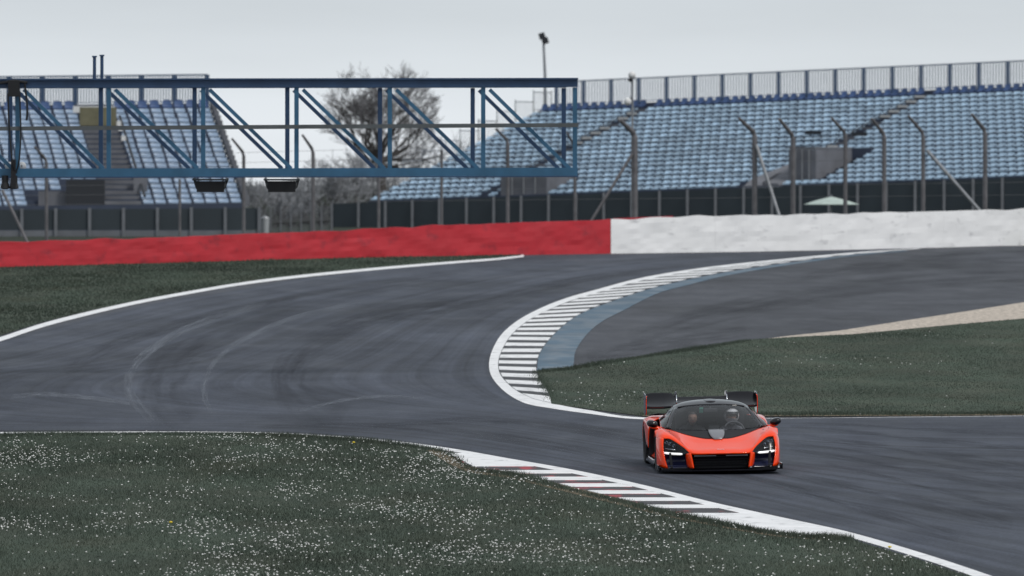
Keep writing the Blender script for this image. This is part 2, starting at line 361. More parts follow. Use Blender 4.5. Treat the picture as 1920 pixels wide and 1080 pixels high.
def inside(pts, P):
    x, y = P[:,0], P[:,1]; r = np.zeros(len(P), bool); n = len(pts)
    for i in range(n):
        (x0, y0), (x1, y1) = pts[i], pts[(i+1) % n]
        c = ((y0 > y) != (y1 > y)); r ^= c & (x < (x1-x0)*(y-y0)/((y1-y0) if y1 != y0 else 1e-9)+x0)
    return r
def scatter(pts, n, ymin=70, ymax=330):
    W_ = [(G(x, y).x, G(x, y).y) for x, y in pts]; a = np.array(W_)
    lo = a.min(0); hi = a.max(0); lo[1] = max(lo[1], ymin); hi[1] = min(hi[1], ymax)
    out = []; tot = 0
    while tot < n:
        P = rng.uniform(lo, hi, (n*2, 2)); 
        vis = np.abs(P[:,0]) < P[:,1]*.0625; P = P[vis]; P = P[inside(W_, P)]; out.append(P); tot += len(P)
        if len(P) == 0: break
    return np.concatenate(out)[:n]
def fast_mesh(name, V, tri, m):
    me = bpy.data.meshes.new(name); me.vertices.add(len(V)); me.vertices.foreach_set('co', V.astype(np.float32).ravel())
    me.loops.add(tri.size); me.loops.foreach_set('vertex_index', tri.astype(np.int32).ravel())
    me.polygons.add(len(tri)); me.polygons.foreach_set('loop_start', np.arange(0, tri.size, tri.shape[1], dtype=np.int32))
    me.polygons.foreach_set('loop_total', np.full(len(tri), tri.shape[1], np.int32)); me.update(calc_edges=True); me.validate()
    me.materials.append(m); o = bpy.data.objects.new(name, me); COL.objects.link(o); return o
def hnoise(P, sc, seed=0): return np.array([noise.noise(Vector((p[0]*sc, p[1]*sc*.35, seed))) for p in P])
def blades(P, hmin, hmax, wid, name, label):
    n = len(P); h = rng.uniform(hmin, hmax, n)*(1+.75*hnoise(P, .55, 3.0)); z = K*(P[:,1]-Y0)+.008
    an = rng.uniform(0, math.pi, n); lean = rng.uniform(-.6, .6, (n, 2))*h[:,None]
    b = np.stack([P[:,0], P[:,1], z], 1); d = np.stack([np.cos(an), np.sin(an)*.6, np.zeros(n)], 1)*wid/2
    tip = b+np.stack([lean[:,0], lean[:,1], h], 1)
    V = np.stack([b-d, b+d, tip], 1).reshape(-1, 3)
    o = fast_mesh(name, V, np.arange(3*n).reshape(-1, 3), M_BLADE); tag(o, label, 'grass', kind='stuff')
FGV = [(x, min(y, 1140)) for x, y in FG]
blades(scatter(FGV, 260000, 98), .022, .052, .010, 'grass', 'short dark green grass of the near verge full of daisies')
blades(scatter(RG, 110000), .015, .03, .014, 'grass', 'mown grass of the infield behind the orange car')
blades(scatter(LG, 50000), .03, .07, .03, 'grass', 'grass outfield in front of the red barrier')
# shaggy taller tufts on grass borders
def border(pts, n, wob, hm):
    Q = np.array([(G(p.x, p.y).x, G(p.x, p.y).y) for p in arcsample([(x, y, 0) for x, y in pts], 400)])
    k = rng.integers(0, 400, n); P = Q[k]+rng.normal(0, 1, (n, 2))*np.array([wob, wob*4]); return P
blades(np.concatenate([border([(0,819),(200,816.5),(400,816.5),(560,820),(713,832),(832,849),(880,881)], 9000, .06, .1), border([(890,884),(967,894),(1056,917),(1164,943),(1278,971),(1462,1004),(1592,1014)], 7000, .05, .1), border([(1205,779),(1500,779),(1920,777)], 7000, .08, .1), border([(1034,752),(1028,735),(1015,714),(1010,699),(1074,692),(1180,674),(1280,659),(1400,640)], 7000, .08, .1)]), .035, .085, .012, 'grass', 'longer ragged grass along the tarmac and kerb edges')
# daisies
P = scatter(FGV, 34000, 98)
den = hnoise(P, .42, 11.0)+.55*hnoise(P, 1.7, 5.0)+.25*hnoise(P, 5, 1.0)
px = 960+P[:,0]/P[:,1]*FPX
keep = rng.uniform(0, 1, len(P)) < np.clip((den+.10)*.85, .05, .7)*np.where(px < 250, .6, 1)
P1 = P[keep][:8800]
P2 = scatter(RG, 5000); d2 = hnoise(P2, .3, 4.0)+.5*hnoise(P2, 1.5, 8.0); px2 = 960+P2[:,0]/P2[:,1]*FPX
P2 = P2[rng.uniform(0, 1, len(P2)) < np.clip((d2-.12)*.45, .006, .5)*np.where(px2 < 1230, 2.0, .35)]
def daisies(P, name, label, r0, r1):
    n = len(P); r = rng.uniform(r0, r1, n); z = K*(P[:,1]-Y0)+rng.uniform(.035, .075, n)
    c = np.stack([P[:,0], P[:,1], z], 1); k = 6; Vs = [c+np.stack([np.zeros(n), np.zeros(n), r*.75], 1)]
    for i in range(k):
        t = 2*math.pi*i/k; Vs.append(c+np.stack([r*math.cos(t), r*math.sin(t), rng.uniform(-.3, .3, n)*r], 1))
    V = np.stack(Vs, 1).reshape(-1, 3); base = np.arange(n)[:,None]*(k+1)
    T = np.concatenate([base+np.array([[0, 1+i, 1+(i+1) % k]]) for i in range(k)])
    tag(fast_mesh(name, V, T, mat('daisy', (.72, .72, .70), .7, island=.2)), label, 'flowers', kind='stuff')
daisies(P1, 'daisies', 'countless small white daisies in the near grass', .008, .0155)
daisies(P2, 'daisies', 'sparse white daisies in the infield grass', .010, .018)
for (x, y, lab) in ((320, 990, 'yellow dandelion flower low in the left of the near grass'), (663, 838, 'yellow dandelion flower near the far edge of the near grass'), (1668, 1037, 'yellow dandelion flower beside the white line at bottom right')):
    g = G(x, y+2); t = thing('dandelion', lab, 'flower', g, 'dandelions in the near grass')
    MB().tube([(0,0,0),(.004,0,.05),(.002,0,.085)], .003, 6).build('stem', mat('stem', (.08,.14,.04), .7), t, True)
    b = MB(); b.lathe([(0,.004),(.006,.024),(.016,.026),(.026,.014),(.028,.001)], (.002,0,.083), 'z', 12); b.build('flower_head', mat('dandelion_yellow', (.75,.55,.03), .7), t, True, True)

# ------------------------------------------------------------------ barriers
M_RED = mat('red_belt', (.52, .022, .036), .6, col2=(.24, .018, .032), vscale=.9, mix=(.56,.82), var=.12, bump=.3, bscale=3, stretch=(1,1,1.6))
M_WHITE = mat('white_belt', (.92, .92, .93), .6, col2=(.48, .48, .50), vscale=1.1, mix=(.60,.82), var=.05, bump=.2, bscale=3, stretch=(.6,1,2.2))
def interp(T, x):
    for (a, b), (c, d) in zip(T, T[1:]):
        if a <= x <= c: return b+(d-b)*(x-a)/(c-a)
    return T[-1][1] if x > T[-1][0] else T[0][1]
BASE = [(-260,512),(0,502),(300,494),(620,485),(985,478),(1145,475.5),(1400,472),(1700,466),(1920,459.5),(2200,450)]
TOP = [(-260,458),(0,452.5),(150,448.5),(330,443),(480,436.5),(620,432),(800,422.5),(985,416),(1145,411),(1280,404.5),(1345,403.5),(1500,401),(1700,396.5),(1920,391),(2200,384)]
def barrier(name, label, x0, x1, m, step, back=0.0):
    t = thing(name, label, 'barrier', G((x0+x1)/2, interp(BASE, (x0+x1)/2)))
    x = x0; sd_ = 0
    while x < x1-1:
        xe = min(x1, x+step*random.uniform(.9, 1.1)); xe = x1 if x1-xe < step*.4 else xe
        nx = max(8, int((xe-x)/6)); nz_ = 7; V = []; F = []; off = random.uniform(-.004, .004); th = random.uniform(-.005, .004)
        for side in (0, 1):
            for i in range(nx+1):
                u = i/nx; pxx = x+(xe-x)*u; g = G(pxx, interp(BASE, pxx)); s = FPX/g.y; hgt = (interp(BASE, pxx)-interp(TOP, pxx))/s+th
                for k in range(nz_+1):
                    v = k/nz_; ww = noise.noise(Vector((g.x*.9, v*2.2, 3+side)))*.05+noise.noise(Vector((g.x*3, v*6, 8)))*.02
                    zz = hgt*v+(noise.noise(Vector((g.x*1.3, 7, 0)))*.05 if k == nz_ else 0)
                    V.append((g.x+(.001 if i == 0 else -.001 if i == nx else 0), g.y+back+off+ww+(0 if side == 0 else .75)+.08*v*(1-side), g.z-.02+zz))
        r = nz_+1; o2 = (nx+1)*r
        for i in range(nx):
            for k in range(nz_):
                a = i*r+k; F.append((a, a+r, a+r+1, a+1)); a += o2; F.append((a, a+1, a+r+1, a+r))
            a = i*r+nz_; F.append((a, a+r, a+r+o2, a+o2))
        for k in range(nz_):
            F.append((k, k+1, k+1+o2, k+o2)); a = nx*r+k; F.append((a, a+o2, a+o2+1, a+1))
        mk('barrier_section', V, F, m, t, smooth=False); x = xe
    return t
barrier('tyre_barrier', 'long red belt-covered tyre barrier behind the far grass', -260, 1145, M_RED, 200)
barrier('tyre_barrier', 'long white belt-covered tyre barrier right of the red one', 1145.5, 2200, M_WHITE, 215)
# red barrier running on behind the white one
t = thing('barrier_wall', 'low red wall top peeping over the start of the white barrier', 'barrier', AT(1200, 470, 307))
MB().frame((AT(1150, 409.5, 307.5)+AT(1262, 405, 307.5))/2-Vector((0,0,.6)), (AT(1262,405,307.5)-AT(1150,409.5,307.5))/2, (0,.3,0), (0,0,.6)).build('wall_section', M_RED, t)

# ------------------------------------------------------------------ gantry
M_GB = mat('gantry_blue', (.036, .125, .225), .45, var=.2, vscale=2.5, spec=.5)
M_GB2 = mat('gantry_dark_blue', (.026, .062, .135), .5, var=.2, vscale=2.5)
M_RAIL = mat('grey_rail', (.11, .12, .125), .5, metal=.3, var=.2)
M_BLACK = mat('black_box', (.008, .008, .010), .5)
M_STEEL = mat('galvanised', (.30, .31, .33), .45, metal=.5, var=.2)
GY = 178.0; GS = FPX/GY; BK = Vector((-.225, 1.25, 0))   # the rear frame sits behind and left
gl = G(-330, 706)
gan = thing('gantry', 'blue steel truss gantry reaching in over the track from the left', 'gantry', gl)
def gp(x, y, rear=0): return AT(x, y, GY)+BK*rear
XE, XS = 1078, -360
for rear in (0, 1):
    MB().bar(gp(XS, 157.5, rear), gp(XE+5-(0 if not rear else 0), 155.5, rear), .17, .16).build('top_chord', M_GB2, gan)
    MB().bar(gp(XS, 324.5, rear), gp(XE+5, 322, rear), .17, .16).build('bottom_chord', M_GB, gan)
MB().bar(gp(XS, 149.6), gp(XE+6, 147.6), .035, .26).build('top_flange', M_GB2, gan)
MB().bar(gp(XS, 333.3), gp(XE+6, 330.9), .025, .26).build('bottom_flange', M_GB2, gan)
vx = [-316, -141, 33, 204, 381, 556, 731, 906, 1078]
for rear in (0, 1):
    for i, x in enumerate(vx):
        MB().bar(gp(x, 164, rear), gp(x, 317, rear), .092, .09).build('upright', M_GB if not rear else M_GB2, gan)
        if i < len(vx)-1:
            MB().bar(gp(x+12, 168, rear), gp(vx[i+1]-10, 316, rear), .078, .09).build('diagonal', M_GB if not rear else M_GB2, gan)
for x in vx:
    for y in (157, 323): MB().bar(gp(x, y), gp(x, y, 1), .08, .08, up=(0,0,1)).build('cross_member', M_GB2, gan)
MB().bar(gp(XS, 243.5)-Vector((0,.16,0)), gp(XE+6, 233.5+1)-Vector((0,.16,0)), .085, .05).build('hand_rail', M_RAIL, gan)
for x, y in ((186, 104), (200, 102)):
    MB().tube([gp(x, 160, .6), gp(x, y, .6)], .035, 8).build('pole', M_GB2, gan)
    MB().bar(gp(x-4.5, y+1, .6), gp(x+4.5, y+1, .6), .03, .1).build('pole_cap', M_GB2, gan)
for rear in (0, 1):     # the mast the truss hangs from, left of the picture
    a = gp(-330, 140, rear); MB().frame(Vector((a.x, a.y, (a.z+gl.z)/2)), (.15,0,0), (0,.15,0), (0,0,(a.z-gl.z)/2)).build('mast', M_GB, gan)
b = MB()
b.frame(gp(27, 166, .0)-Vector((0,.16,0)), (.12,0,0), (0,.06,0), (0,0,.17)); b.build('clamp', M_BLACK, gan)
MB().frame(gp(26, 326)-Vector((0,.16,0)), (.05,0,0), (0,.05,0), (0,0,.30)).build('clamp', M_BLACK, gan)
for x in (10, 27): MB().lathe([(-.12,.04),(-.10,.1),(.02,.07),(.16,.07),(.17,.02)], gp(x, 344)-Vector((0,.1,0)), 'z', 10).build('cable_gland', M_BLACK, gan)
def cat(P, n=20): return resample(P, n)
MB().tube(cat([gp(16,175)-Vector((0,.2,0)), gp(18,230)-Vector((0,.2,0)), gp(24,300)-Vector((0,.25,0)), gp(28,320)-Vector((0,.2,0))]), .018, 6).build('cable', M_BLACK, gan)
MB().tube(cat([gp(38,172)-Vector((0,.2,0)), gp(40,250)-Vector((0,.22,0)), gp(37,300)-Vector((0,.22,0)), gp(31,325)-Vector((0,.2,0))]), .016, 6).build('cable', M_BLACK, gan)
MB().tube(cat([gp(47,155)-Vector((0,.15,0)), gp(52,200)-Vector((0,.2,0)), gp(51,226)-Vector((0,.2,0))]), .022, 6).build('cable', M_BLACK, gan)
MB().tube(cat([gp(-20,158)-Vector((0,.15,0)), gp(8,155)-Vector((0,.15,0)), gp(27,152)-Vector((0,.17,0)), gp(52,155)-Vector((0,.15,0))]), .03, 6).build('cable', M_BLACK, gan)
for i, x in enumerate((403, 537)):
    p = gp(x, 349, .5)
    t = thing('signal_light', ('left' if i == 0 else 'right')+' of the two black light boxes hanging under the gantry', 'signal light', p, 'light boxes under the gantry')
    b = MB(); b.frame(p+Vector((0,0,.02)), (.30,0,0), (0,.18,0), (0,0,.085)); b.frame(p-Vector((0,0,.095)), (.285,0,0), (0,.2,0), (0,0,.03)); b.build('housing', M_BLACK, t)
    for k in (-1, 1):
        MB().bar(p+Vector((k*.33,0,.165)), p+Vector((k*.29,-.1,-.02)), .03, .06).build('bracket', M_RAIL, t)
        MB().bar(p+Vector((k*.36,.1,.165)), p+Vector((k*.30,.1,-.04)), .035, .06).build('bracket', M_BLACK, t)
    MB().frame(p+Vector((0,0,.135)), (.38,0,0), (0,.12,0), (0,0,.018)).build('mounting_plate', M_RAIL, t)
for i, (x, y) in enumerate(((22, 314), (46, 314))):
    p = gp(x, y, .3)
    t = thing('horn_speaker', ('partly hidden white round horn speaker' if i == 0 else 'white round horn speaker')+' on the gantry bottom chord '+('behind the black clamp' if i == 0 else 'right of the black clamp'), 'speaker', p, 'speakers on the gantry')
    MB().lathe([(-.16,.02),(-.15,.085),(-.13,.09),(-.05,.05),(.06,.04),(.1,.06),(.11,.01)], p+Vector((0,0,.03)), 'y', 16).build('horn', mat('white_plastic', (.78,.78,.78), .5), t, smooth=True)
    MB().frame(p-Vector((0,0,.07)), (.02,0,0), (0,.03,0), (0,0,.05)).build('bracket', M_BLACK, t)

# ------------------------------------------------------------------ grandstands
M_CONC = mat('terrace', (.16, .17, .19), .85, var=.25, vscale=1.2, bump=.2)
M_TERR = mat('terrace_blue_grey', (.05, .064, .10), .85, var=.2, vscale=1)
M_CONCD = mat('dark_concrete', (.15, .155, .175), .85, var=.25, vscale=1)
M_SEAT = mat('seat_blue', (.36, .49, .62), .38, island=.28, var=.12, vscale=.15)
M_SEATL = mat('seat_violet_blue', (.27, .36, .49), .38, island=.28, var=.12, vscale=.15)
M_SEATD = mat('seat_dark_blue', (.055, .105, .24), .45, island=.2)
M_RAILB = mat('rail_blue', (.045, .085, .16), .5)
M_DARK = mat('opening', (.03, .034, .042), .8)
M_STEPW = mat('step_nosing', (.75,.75,.74), .6)
M_KHAKI = mat('khaki_panel', (.17, .16, .10), .8, var=.2)
def seat_shape(wd, tall=False):      # tip-up shell: curved back and pan, in (u across, v back, z up)
    V = []; F = []; n = 4
    back = [(.30, .03), (.35, .10), (.41, .18), (.43, .215)] if not tall else [(.30, .02), (.36, .16), (.40, .34), (.395, .40)]
    for (v, z) in back:
        for i in range(n+1):
            a = i/n*2-1; e = 1-.10*(abs(a)**3 if z > .3 else 0); V.append((a*wd*e, v-.05*a*a, z-.05*(abs(a)**4 if z > .3 else 0)))
    for r in range(3):
        for i in range(n): a = r*(n+1)+i; F.append((a, a+1, a+n+2, a+n+1))
    o = len(V); pan = [(.06, .07), (.16, .095), (.31, .05)]
    for (v, z) in pan:
        for i in range(n+1): a = i/n*2-1; V.append((a*wd, v, z+.03*a*a))
    for r in range(2):
        for i in range(n): a = o+r*(n+1)+i; F.append((a, a+1, a+n+2, a+n+1))
    o = len(V)
    for x, z in ((-wd,.085),(wd,.085),(wd,.02),(-wd,.02)): V.append((x,.055,z))
    F.append((o,o+1,o+2,o+3)); return V, F
def frame_mat(O, U, V_): return Matrix(((U.x, V_.x, 0, O.x), (U.y, V_.y, 0, O.y), (0, 0, 1, O.z), (0, 0, 0, 1)))
def grandstand(name, label, O, th, slope, pitch, T, rise, rows, j0, j1, skip, mats, wd, near_first):
    U = Vector((math.cos(th), -math.sin(th), 0)); Vv = Vector((math.sin(th), math.cos(th), 0))
    gs = thing(name, label, 'grandstand', Vector((O.x, O.y, ground_z(330)-.03)))
    pos = lambda j, i, dz=0, dv=0: O+U*(j*pitch)+Vv*(i*T+dv)+Vector((0,0,i*rise+j*pitch*slope+dz))
    # stepped concrete terraces, one per row
    zb = ground_z(330)-.03
    for i in range(rows+1):
        a, b = pos(j0-.6, i), pos(j1+.6, i); V = []
        for p in (a, b):
            for dv in (-.02, T-.02):
                q = p+Vv*dv; V += [Vector((q.x, q.y, zb)), q]
        mk('terrace_step', V, [(0,1,5,4),(1,3,7,5),(2,6,7,3),(0,2,3,1),(4,5,7,6),(0,4,6,2)], M_TERR, gs)
    sv, sf = seat_shape(wd); tv, tf = seat_shape(wd, True)
    cells = [(j, i) for i in range(rows) for j in range(j0, j1+1) if not skip(j, i)]
    def vis(c):
        p = pos(*c); x = 960+p.x/p.y*FPX; return -15 < x < 1935
    seen = [c for c in cells if vis(c)]; seen.sort(key=lambda c: near_first(*c)); own = set(seen[:300])
    meA = bpy.data.meshes.new('seat'); meA.from_pydata(sv, [], sf); meA.materials.append(mats[0])
    meB = bpy.data.meshes.new('seat'); meB.from_pydata(tv, [], tf); meB.materials.append(mats[1])
    rest = {0: MB(), 1: MB()}
    for c in cells:
        j, i = c; M = frame_mat(pos(j+random.uniform(-.04,.04), i), U, Vv); top = 1 if i == rows-1 else 0
        if c in own:
            o = link('seat', (meA, meB)[top], None, gs); o.matrix_basis = M
        else: rest[top].add([M @ Vector(v) for v in (tv if top else sv)], (tf if top else sf))
    for k in (0, 1):
        if rest[k].V: tag(rest[k].build('seat_rows', mats[k], gs), kind='stuff')
    return gs, pos, U, Vv
def railing(gs, A, B, n, h, bars, nm='railing'):
    for k in range(n+1):
        p = A.lerp(B, k/n); MB().frame(p+Vector((0,0,h/2)), (.09,0,0), (0,.07,0), (0,0,h/2)).build('rail_post', M_RAILB, gs)
    MB().bar(A+Vector((0,0,h)), B+Vector((0,0,h)), .06, .06).build('top_rail', M_RAILB, gs)
    MB().bar(A+Vector((0,0,.1)), B+Vector((0,0,.1)), .04, .04).build('bottom_rail', M_RAILB, gs)
    b = MB(); m_ = n*bars
    for k in range(m_):
        if k % bars: p = A.lerp(B, k/m_); b.frame(p+Vector((0,0,h/2+.04)), (.026,0,0), (0,.02,0), (0,0,h/2-.05))
    tag(b.build('rail_bars', M_RAILB, gs), kind='stuff')

# right stand, seen obliquely
def skipR(j, i):
    if j == 13 or j == 46: return True
    if 48 <= j <= 51 and 1 <= i <= 6: return True
    if 15 <= j <= 20 and 0 <= i <= 3: return True
    if i <= 5 and 40+i <= j <= 47 and j >= 43+i*.6: return True
    return False
OR = AT(700, 376, 440); thR = math.radians(30); slR = .0335
def keyR(j, i): return -j*.5+i*.5
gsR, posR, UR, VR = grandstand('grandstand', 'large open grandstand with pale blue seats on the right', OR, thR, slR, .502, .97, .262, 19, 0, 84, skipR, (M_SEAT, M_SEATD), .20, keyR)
railing(gsR, posR(0, 19.6, -.15), posR(84, 19.6, -.15), 25, 1.32, 10)
# stepped guard panels on its open left flank
for i in range(4, 19, 2):
    a = posR(-1.0, i, .1); b_ = posR(-1.0, i+2, 0); b_.z = a.z; b = MB()
    b.bar(a+Vector((0,0,.95)), b_+Vector((0,0,.95)), .05, .05); b.bar(a, b_, .05, .05)
    for k in range(9): q = a.lerp(b_, k/8); b.frame(q+Vector((0,0,.48)), (.012,0,0), (0,.012,0), (0,0,.48))
    for q in (a, b_): b.frame(q+Vector((0,0,.3)), (.03,0,0), (0,.03,0), (0,0,.75))
    b.build('guard_panel', mat('rail_grey', (.22,.24,.27), .5), gsR)
def aisle(gs, pos, U, j, i0, i1, white, side=.5):
    for i in range(i0, i1):
        MB().frame(pos(j, i, .06, .25), U*.44, (0,.2,0), (0,0,.055)).build('stair_step', M_CONCD, gs)
        if i in white:
            MB().frame(pos(j+.1, i, .16, .05), U*.30, (0,.05,0), (0,0,.045)).build('step_nosing', M_STEPW, gs)
    MB().bar(pos(j-.55, i0, .16), pos(j-.55, i1-1, .16), .06, .05).build('aisle_rail', M_DARK, gs)
aisle(gsR, posR, UR, 13, 4, 18, (4,10,11,12,13,15,16))
aisle(gsR, posR, UR, 46, 0, 18, (7,13,14,15,16,17))
def vomitory(gs, pos, U, j0, j1, i0, i1, h, mtop):
    a, b_ = pos(j0, i0, 0), pos(j1, i0, 0); c = pos(j1, i1, 0); d = pos(j0, i1, 0); zt = (d.z+c.z)/2+h; V = []
    for p in (a, b_, c, d): V += [Vector((p.x, p.y, p.z-.1)), Vector((p.x, p.y, zt))]
    mk('entrance_wall', V, [(0,2,3,1),(2,4,5,3),(6,0,1,7)], M_CONCD, gs)
    mk('entrance_roof', [v+Vector((0,0,.02)) for v in V[1::2]]+[v+Vector((0,0,.14)) for v in V[1::2]], [(0,1,2,3),(4,5,6,7),(0,1,5,4),(1,2,6,5),(2,3,7,6),(3,0,4,7)], mtop, gs)
    for k in range(1, 4):
        q = a.lerp(b_, k/4)-Vector((0,.03,0)); MB().frame(Vector((q.x, q.y, (q.z+zt)/2)), (.03,0,0), (0,.03,0), (0,0,(zt-q.z)/2)).build('entrance_post', M_STEEL, gs)
vomitory(gsR, posR, UR, 47.5, 50.6, .8, 4.8, .50, M_CONC)
vomitory(gsR, posR, UR, 15.0, 20.4, .1, 3.0, .30, M_CONC)
# solid stair flank beside the entrance
a = [posR(43, 0, -.1), posR(47.6, 0, -.1), posR(47.6, 4.5, .35), posR(46.2, 4.5, .35), posR(43.2, .8, .15)]
Vx = [p+Vector((0,-.1,0)) for p in a]+[p+Vector((0,.1,0)) for p in a]
mk('stair_flank', Vx, [(0,1,2,3,4),(9,8,7,6,5)]+[(i, (i+1) % 5, (i+1) % 5+5, i+5) for i in range(5)], M_CONCD, gsR)
for (j, i, h_) in ((51, 8.3, .1), (45, 9, .2)):
    MB().frame(posR(j-3, i, .42, -.1), UR*.45, (0,.15,0), (0,0,.10)).build('sign_box', M_DARK, gsR)

# left stand, nearly frontal
OL = AT(468, 381, 376); thL = math.radians(-7.6)
def skipL(j, i):
    if -11 <= j <= -9: return True
    if i <= 4 and -14 <= j <= -12: return True
    if i <= 2 and -17 <= j <= -15: return True
    return False
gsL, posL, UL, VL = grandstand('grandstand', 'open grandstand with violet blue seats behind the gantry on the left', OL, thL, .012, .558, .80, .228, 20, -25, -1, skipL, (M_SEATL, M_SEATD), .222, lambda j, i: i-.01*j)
railing(gsL, posL(-25, 20.4, -.12), posL(-.5, 20.4, -.12), 9, 1.34, 12)
for i in range(0, 15): MB().frame(posL(-10, i, .09, .2), UL*.8, (0,.2,0), (0,0,.08)).build('stair_step', M_CONCD, gsL)
MB().frame(posL(-10.1, 15.6, .42), UL*.84, (0,.05,0), (0,0,.42)).build('landing_wall', M_KHAKI, gsL)
MB().frame(posL(-10.2, 17.6, .30), UL*.95, (0,.05,0), (0,0,.15)).build('landing_barrier', M_STEPW, gsL)
MB().bar(posL(-8.3, 0, .35), posL(-8.3, 16, .35), .12, .06).build('aisle_rail', M_DARK, gsL)
for i in (11, 13, 14): MB().frame(posL(-8.6, i, .45), UL*.1, (0,.06,0), (0,0,.11)).build('step_nosing', M_STEPW, gsL)
MB().frame(posL(-12.9, 0, .50, .5), UL*.85, (0,.3,0), (0,0,.62)).build('entrance_opening', M_DARK, gsL)
MB().frame(posL(-15.2, 0, .30, .9), UL*.75, (0,.3,0), (0,0,.33)).build('entrance_wall', M_CONCD, gsL)
MB().frame(posL(-8.3, 2, .3, .5), UL*.3, (0,.2,0), (0,0,.5)).build('entrance_wall', M_CONCD, gsL)
for i in range(20): MB().frame(posL(-.2, i, .10, .3), UL*.10, VL*.40, (0,0,.22)).build('flank_panel', M_CONCD, gsL)

# ------------------------------------------------------------------ panel fences in front of the stands
M_PAN = mat('slate_panel', (.034, .046, .056), .7, var=.15, vscale=.5)
M_POSTF = mat('fence_post_grey', (.17, .18, .20), .6, var=.15)
def panel_fence(label, P, n, zlow, skirt, grp):
    t = thing('panel_fence', label, 'fence', Vector((P[0].x, P[0].y, zlow)))
    meP = None
    for k in range(n+1):
        p = P[0].lerp(P[1], k/n); h = p.z-zlow
        MB().frame(Vector((p.x, p.y-.06, zlow+(h+.05)/2)), (.065,0,0), (0,.05,0), (0,0,(h+.05)/2)).build('post', M_POSTF, t)
        if k < n:
            q = P[0].lerp(P[1], (k+1)/n); d = (q-p); d.z = 0; d = d/2*.985; c = (p+q)/2; h = c.z-zlow; sl_ = Vector((d.x, d.y, (q.z-p.z)/2*.985))
            MB().frame(Vector((c.x, c.y, zlow+skirt+(h-skirt)/2)), sl_, (0,.02,0), (0,0,(h-skirt)/2)).build('panel', M_PAN, t)
            if skirt > .1: MB().frame(Vector((c.x, c.y, zlow+skirt/2-.01)), d, (0,.03,0), (0,0,skirt/2-.012)).build('kickboard', M_CONC, t)
    return t
zb = ground_z(330)-.03
fA, fB = posR(-3.4, 0, 0, -2.2), posR(84, 0, 0, -2.2)
A_ = AT(622, 382, fA.y); sx = lambda p: 960+p.x/p.y*FPX
B_ = fB.copy(); B_.z = AT(sx(fB), 382-.0377*(sx(fB)-622), fB.y).z
panel_fence('long dark slate panel fence below the right grandstand', (A_, B_), 27, zb, 0.0, '')
panel_fence('dark slate panel fence below the left grandstand', (AT(-86, 394, 366), AT(486, 390, 366)), 9, zb-.02, .30, '')

# ------------------------------------------------------------------ debris catch fence
M_RUST = mat('weathered_post', (.15, .145, .155), .6, var=.3, vscale=3, metal=.2)
cf = thing('catch_fence', 'tall debris fence of bent-top posts behind the barriers', 'fence', AT(960, 440, 326))
CY = 326.0; czb = ground_z(CY)-.03
posts = [(87,300,65,275,.13),(457,287,435,260,.13),(587,281,567,253,.14),(952,264,930,242,.14),(1078,272,1062,248,.12),(1190,252,1163,225,.24),(1415,250,1386,222,.20),(1487,255,1461,223,.19),(1585,250,1559,221,.16),(1658,252,1634,222,.17),(1731,250,1703,217,.16),(1847,245,1822,214,.18)]
for (x, y, tx, ty, wd) in posts:
    p = AT(x, y, CY); MB().tube([Vector((p.x, p.y, czb)), p-Vector((0,0,.12)), p+Vector((-.05,-.02,.06)), AT(tx, ty, CY-.5)], [wd/2, wd/2, wd/2*.9, wd/2*.62], 8).build('post', M_RUST, cf)
for (x, y, wd) in ((337,336,.10),(710,332,.12),(828,282,.11)):
    p = AT(x, y, CY); MB().tube([Vector((p.x, p.y, czb)), p], wd/2, 8).build('post', M_RUST, cf)
for (x, y, x2, y2, wd, m) in ((1418,272,1466,420,.13,M_STEEL),(1738,282,1850,410,.14,M_STEEL),(1186,288,1110,412,.12,M_RUST),(4,356,50,452,.12,M_RUST)):
    a, b_ = AT(x, y, CY-.1), AT(x2, y2, CY-.6); d = (b_-a); b_ = a+d*((a.z-czb)/(a.z-b_.z)); MB().tube([a, b_], wd/2, 8).build('brace', m, cf)
wires = MB()
ax, bx_ = AT(-60, 300, CY+.12), AT(1990, 245, CY+.12)
for k in range(3, 9):
    q0, q1 = ax.copy(), bx_.copy(); q0.z = czb+.4+(ax.z-czb-.4)*k/8; q1.z = czb+.4+(bx_.z-czb-.4)*k/8; wires.tube([q0, q1], .006, 4)
tag(wires.build('wire_mesh', mat('wire', (.16,.165,.175), .5, metal=.4), cf), kind='stuff')

# things near the stands
pY = 385; pp = AT(1559, 383, pY)
t = thing('parasol', 'pale green open parasol behind the white barrier', 'parasol', Vector((pp.x, pp.y, zb)))
b = MB(); apex = AT(1559, 368.5, pY); R_ = 1.32; rim = pp.z; Vp = [apex]; 
for k in range(8):
    a = 2*math.pi*(k+.5)/8; Vp.append(Vector((pp.x+R_*math.cos(a), pp.y+R_*math.sin(a), rim)))
Vm = []
for k in range(8):
    a = 2*math.pi*(k+.5)/8; Vm.append(Vector((pp.x+R_*.55*math.cos(a), pp.y+R_*.55*math.sin(a), rim+(apex.z-rim)*.52)))
V = Vp+Vm
Fp = []
for k in range(8): k2 = (k+1) % 8; Fp += [(0, 9+k, 9+k2), (9+k, 1+k, 1+k2, 9+k2)]
o = mk('canopy', V, Fp, mat('parasol_green', (.45, .53, .49), .7, var=.12), t); md = o.modifiers.new('s', 'SOLIDIFY'); md.thickness = .02
MB().tube([Vector((pp.x, pp.y, zb)), apex+Vector((0,0,.08))], .03, 8).build('pole', M_STEEL, t)
MB().lathe([(0,.35),(.06,.35),(.1,.06)], Vector((pp.x, pp.y, zb)), 'z', 12).build('base', M_CONCD, t)
for k in range(8): MB().bar(apex-Vector((0,0,.05)), Vp[1+k]-Vector((0,0,.02)), .02, .02, up=(0,0,1)).build('rib', M_STEEL, t)

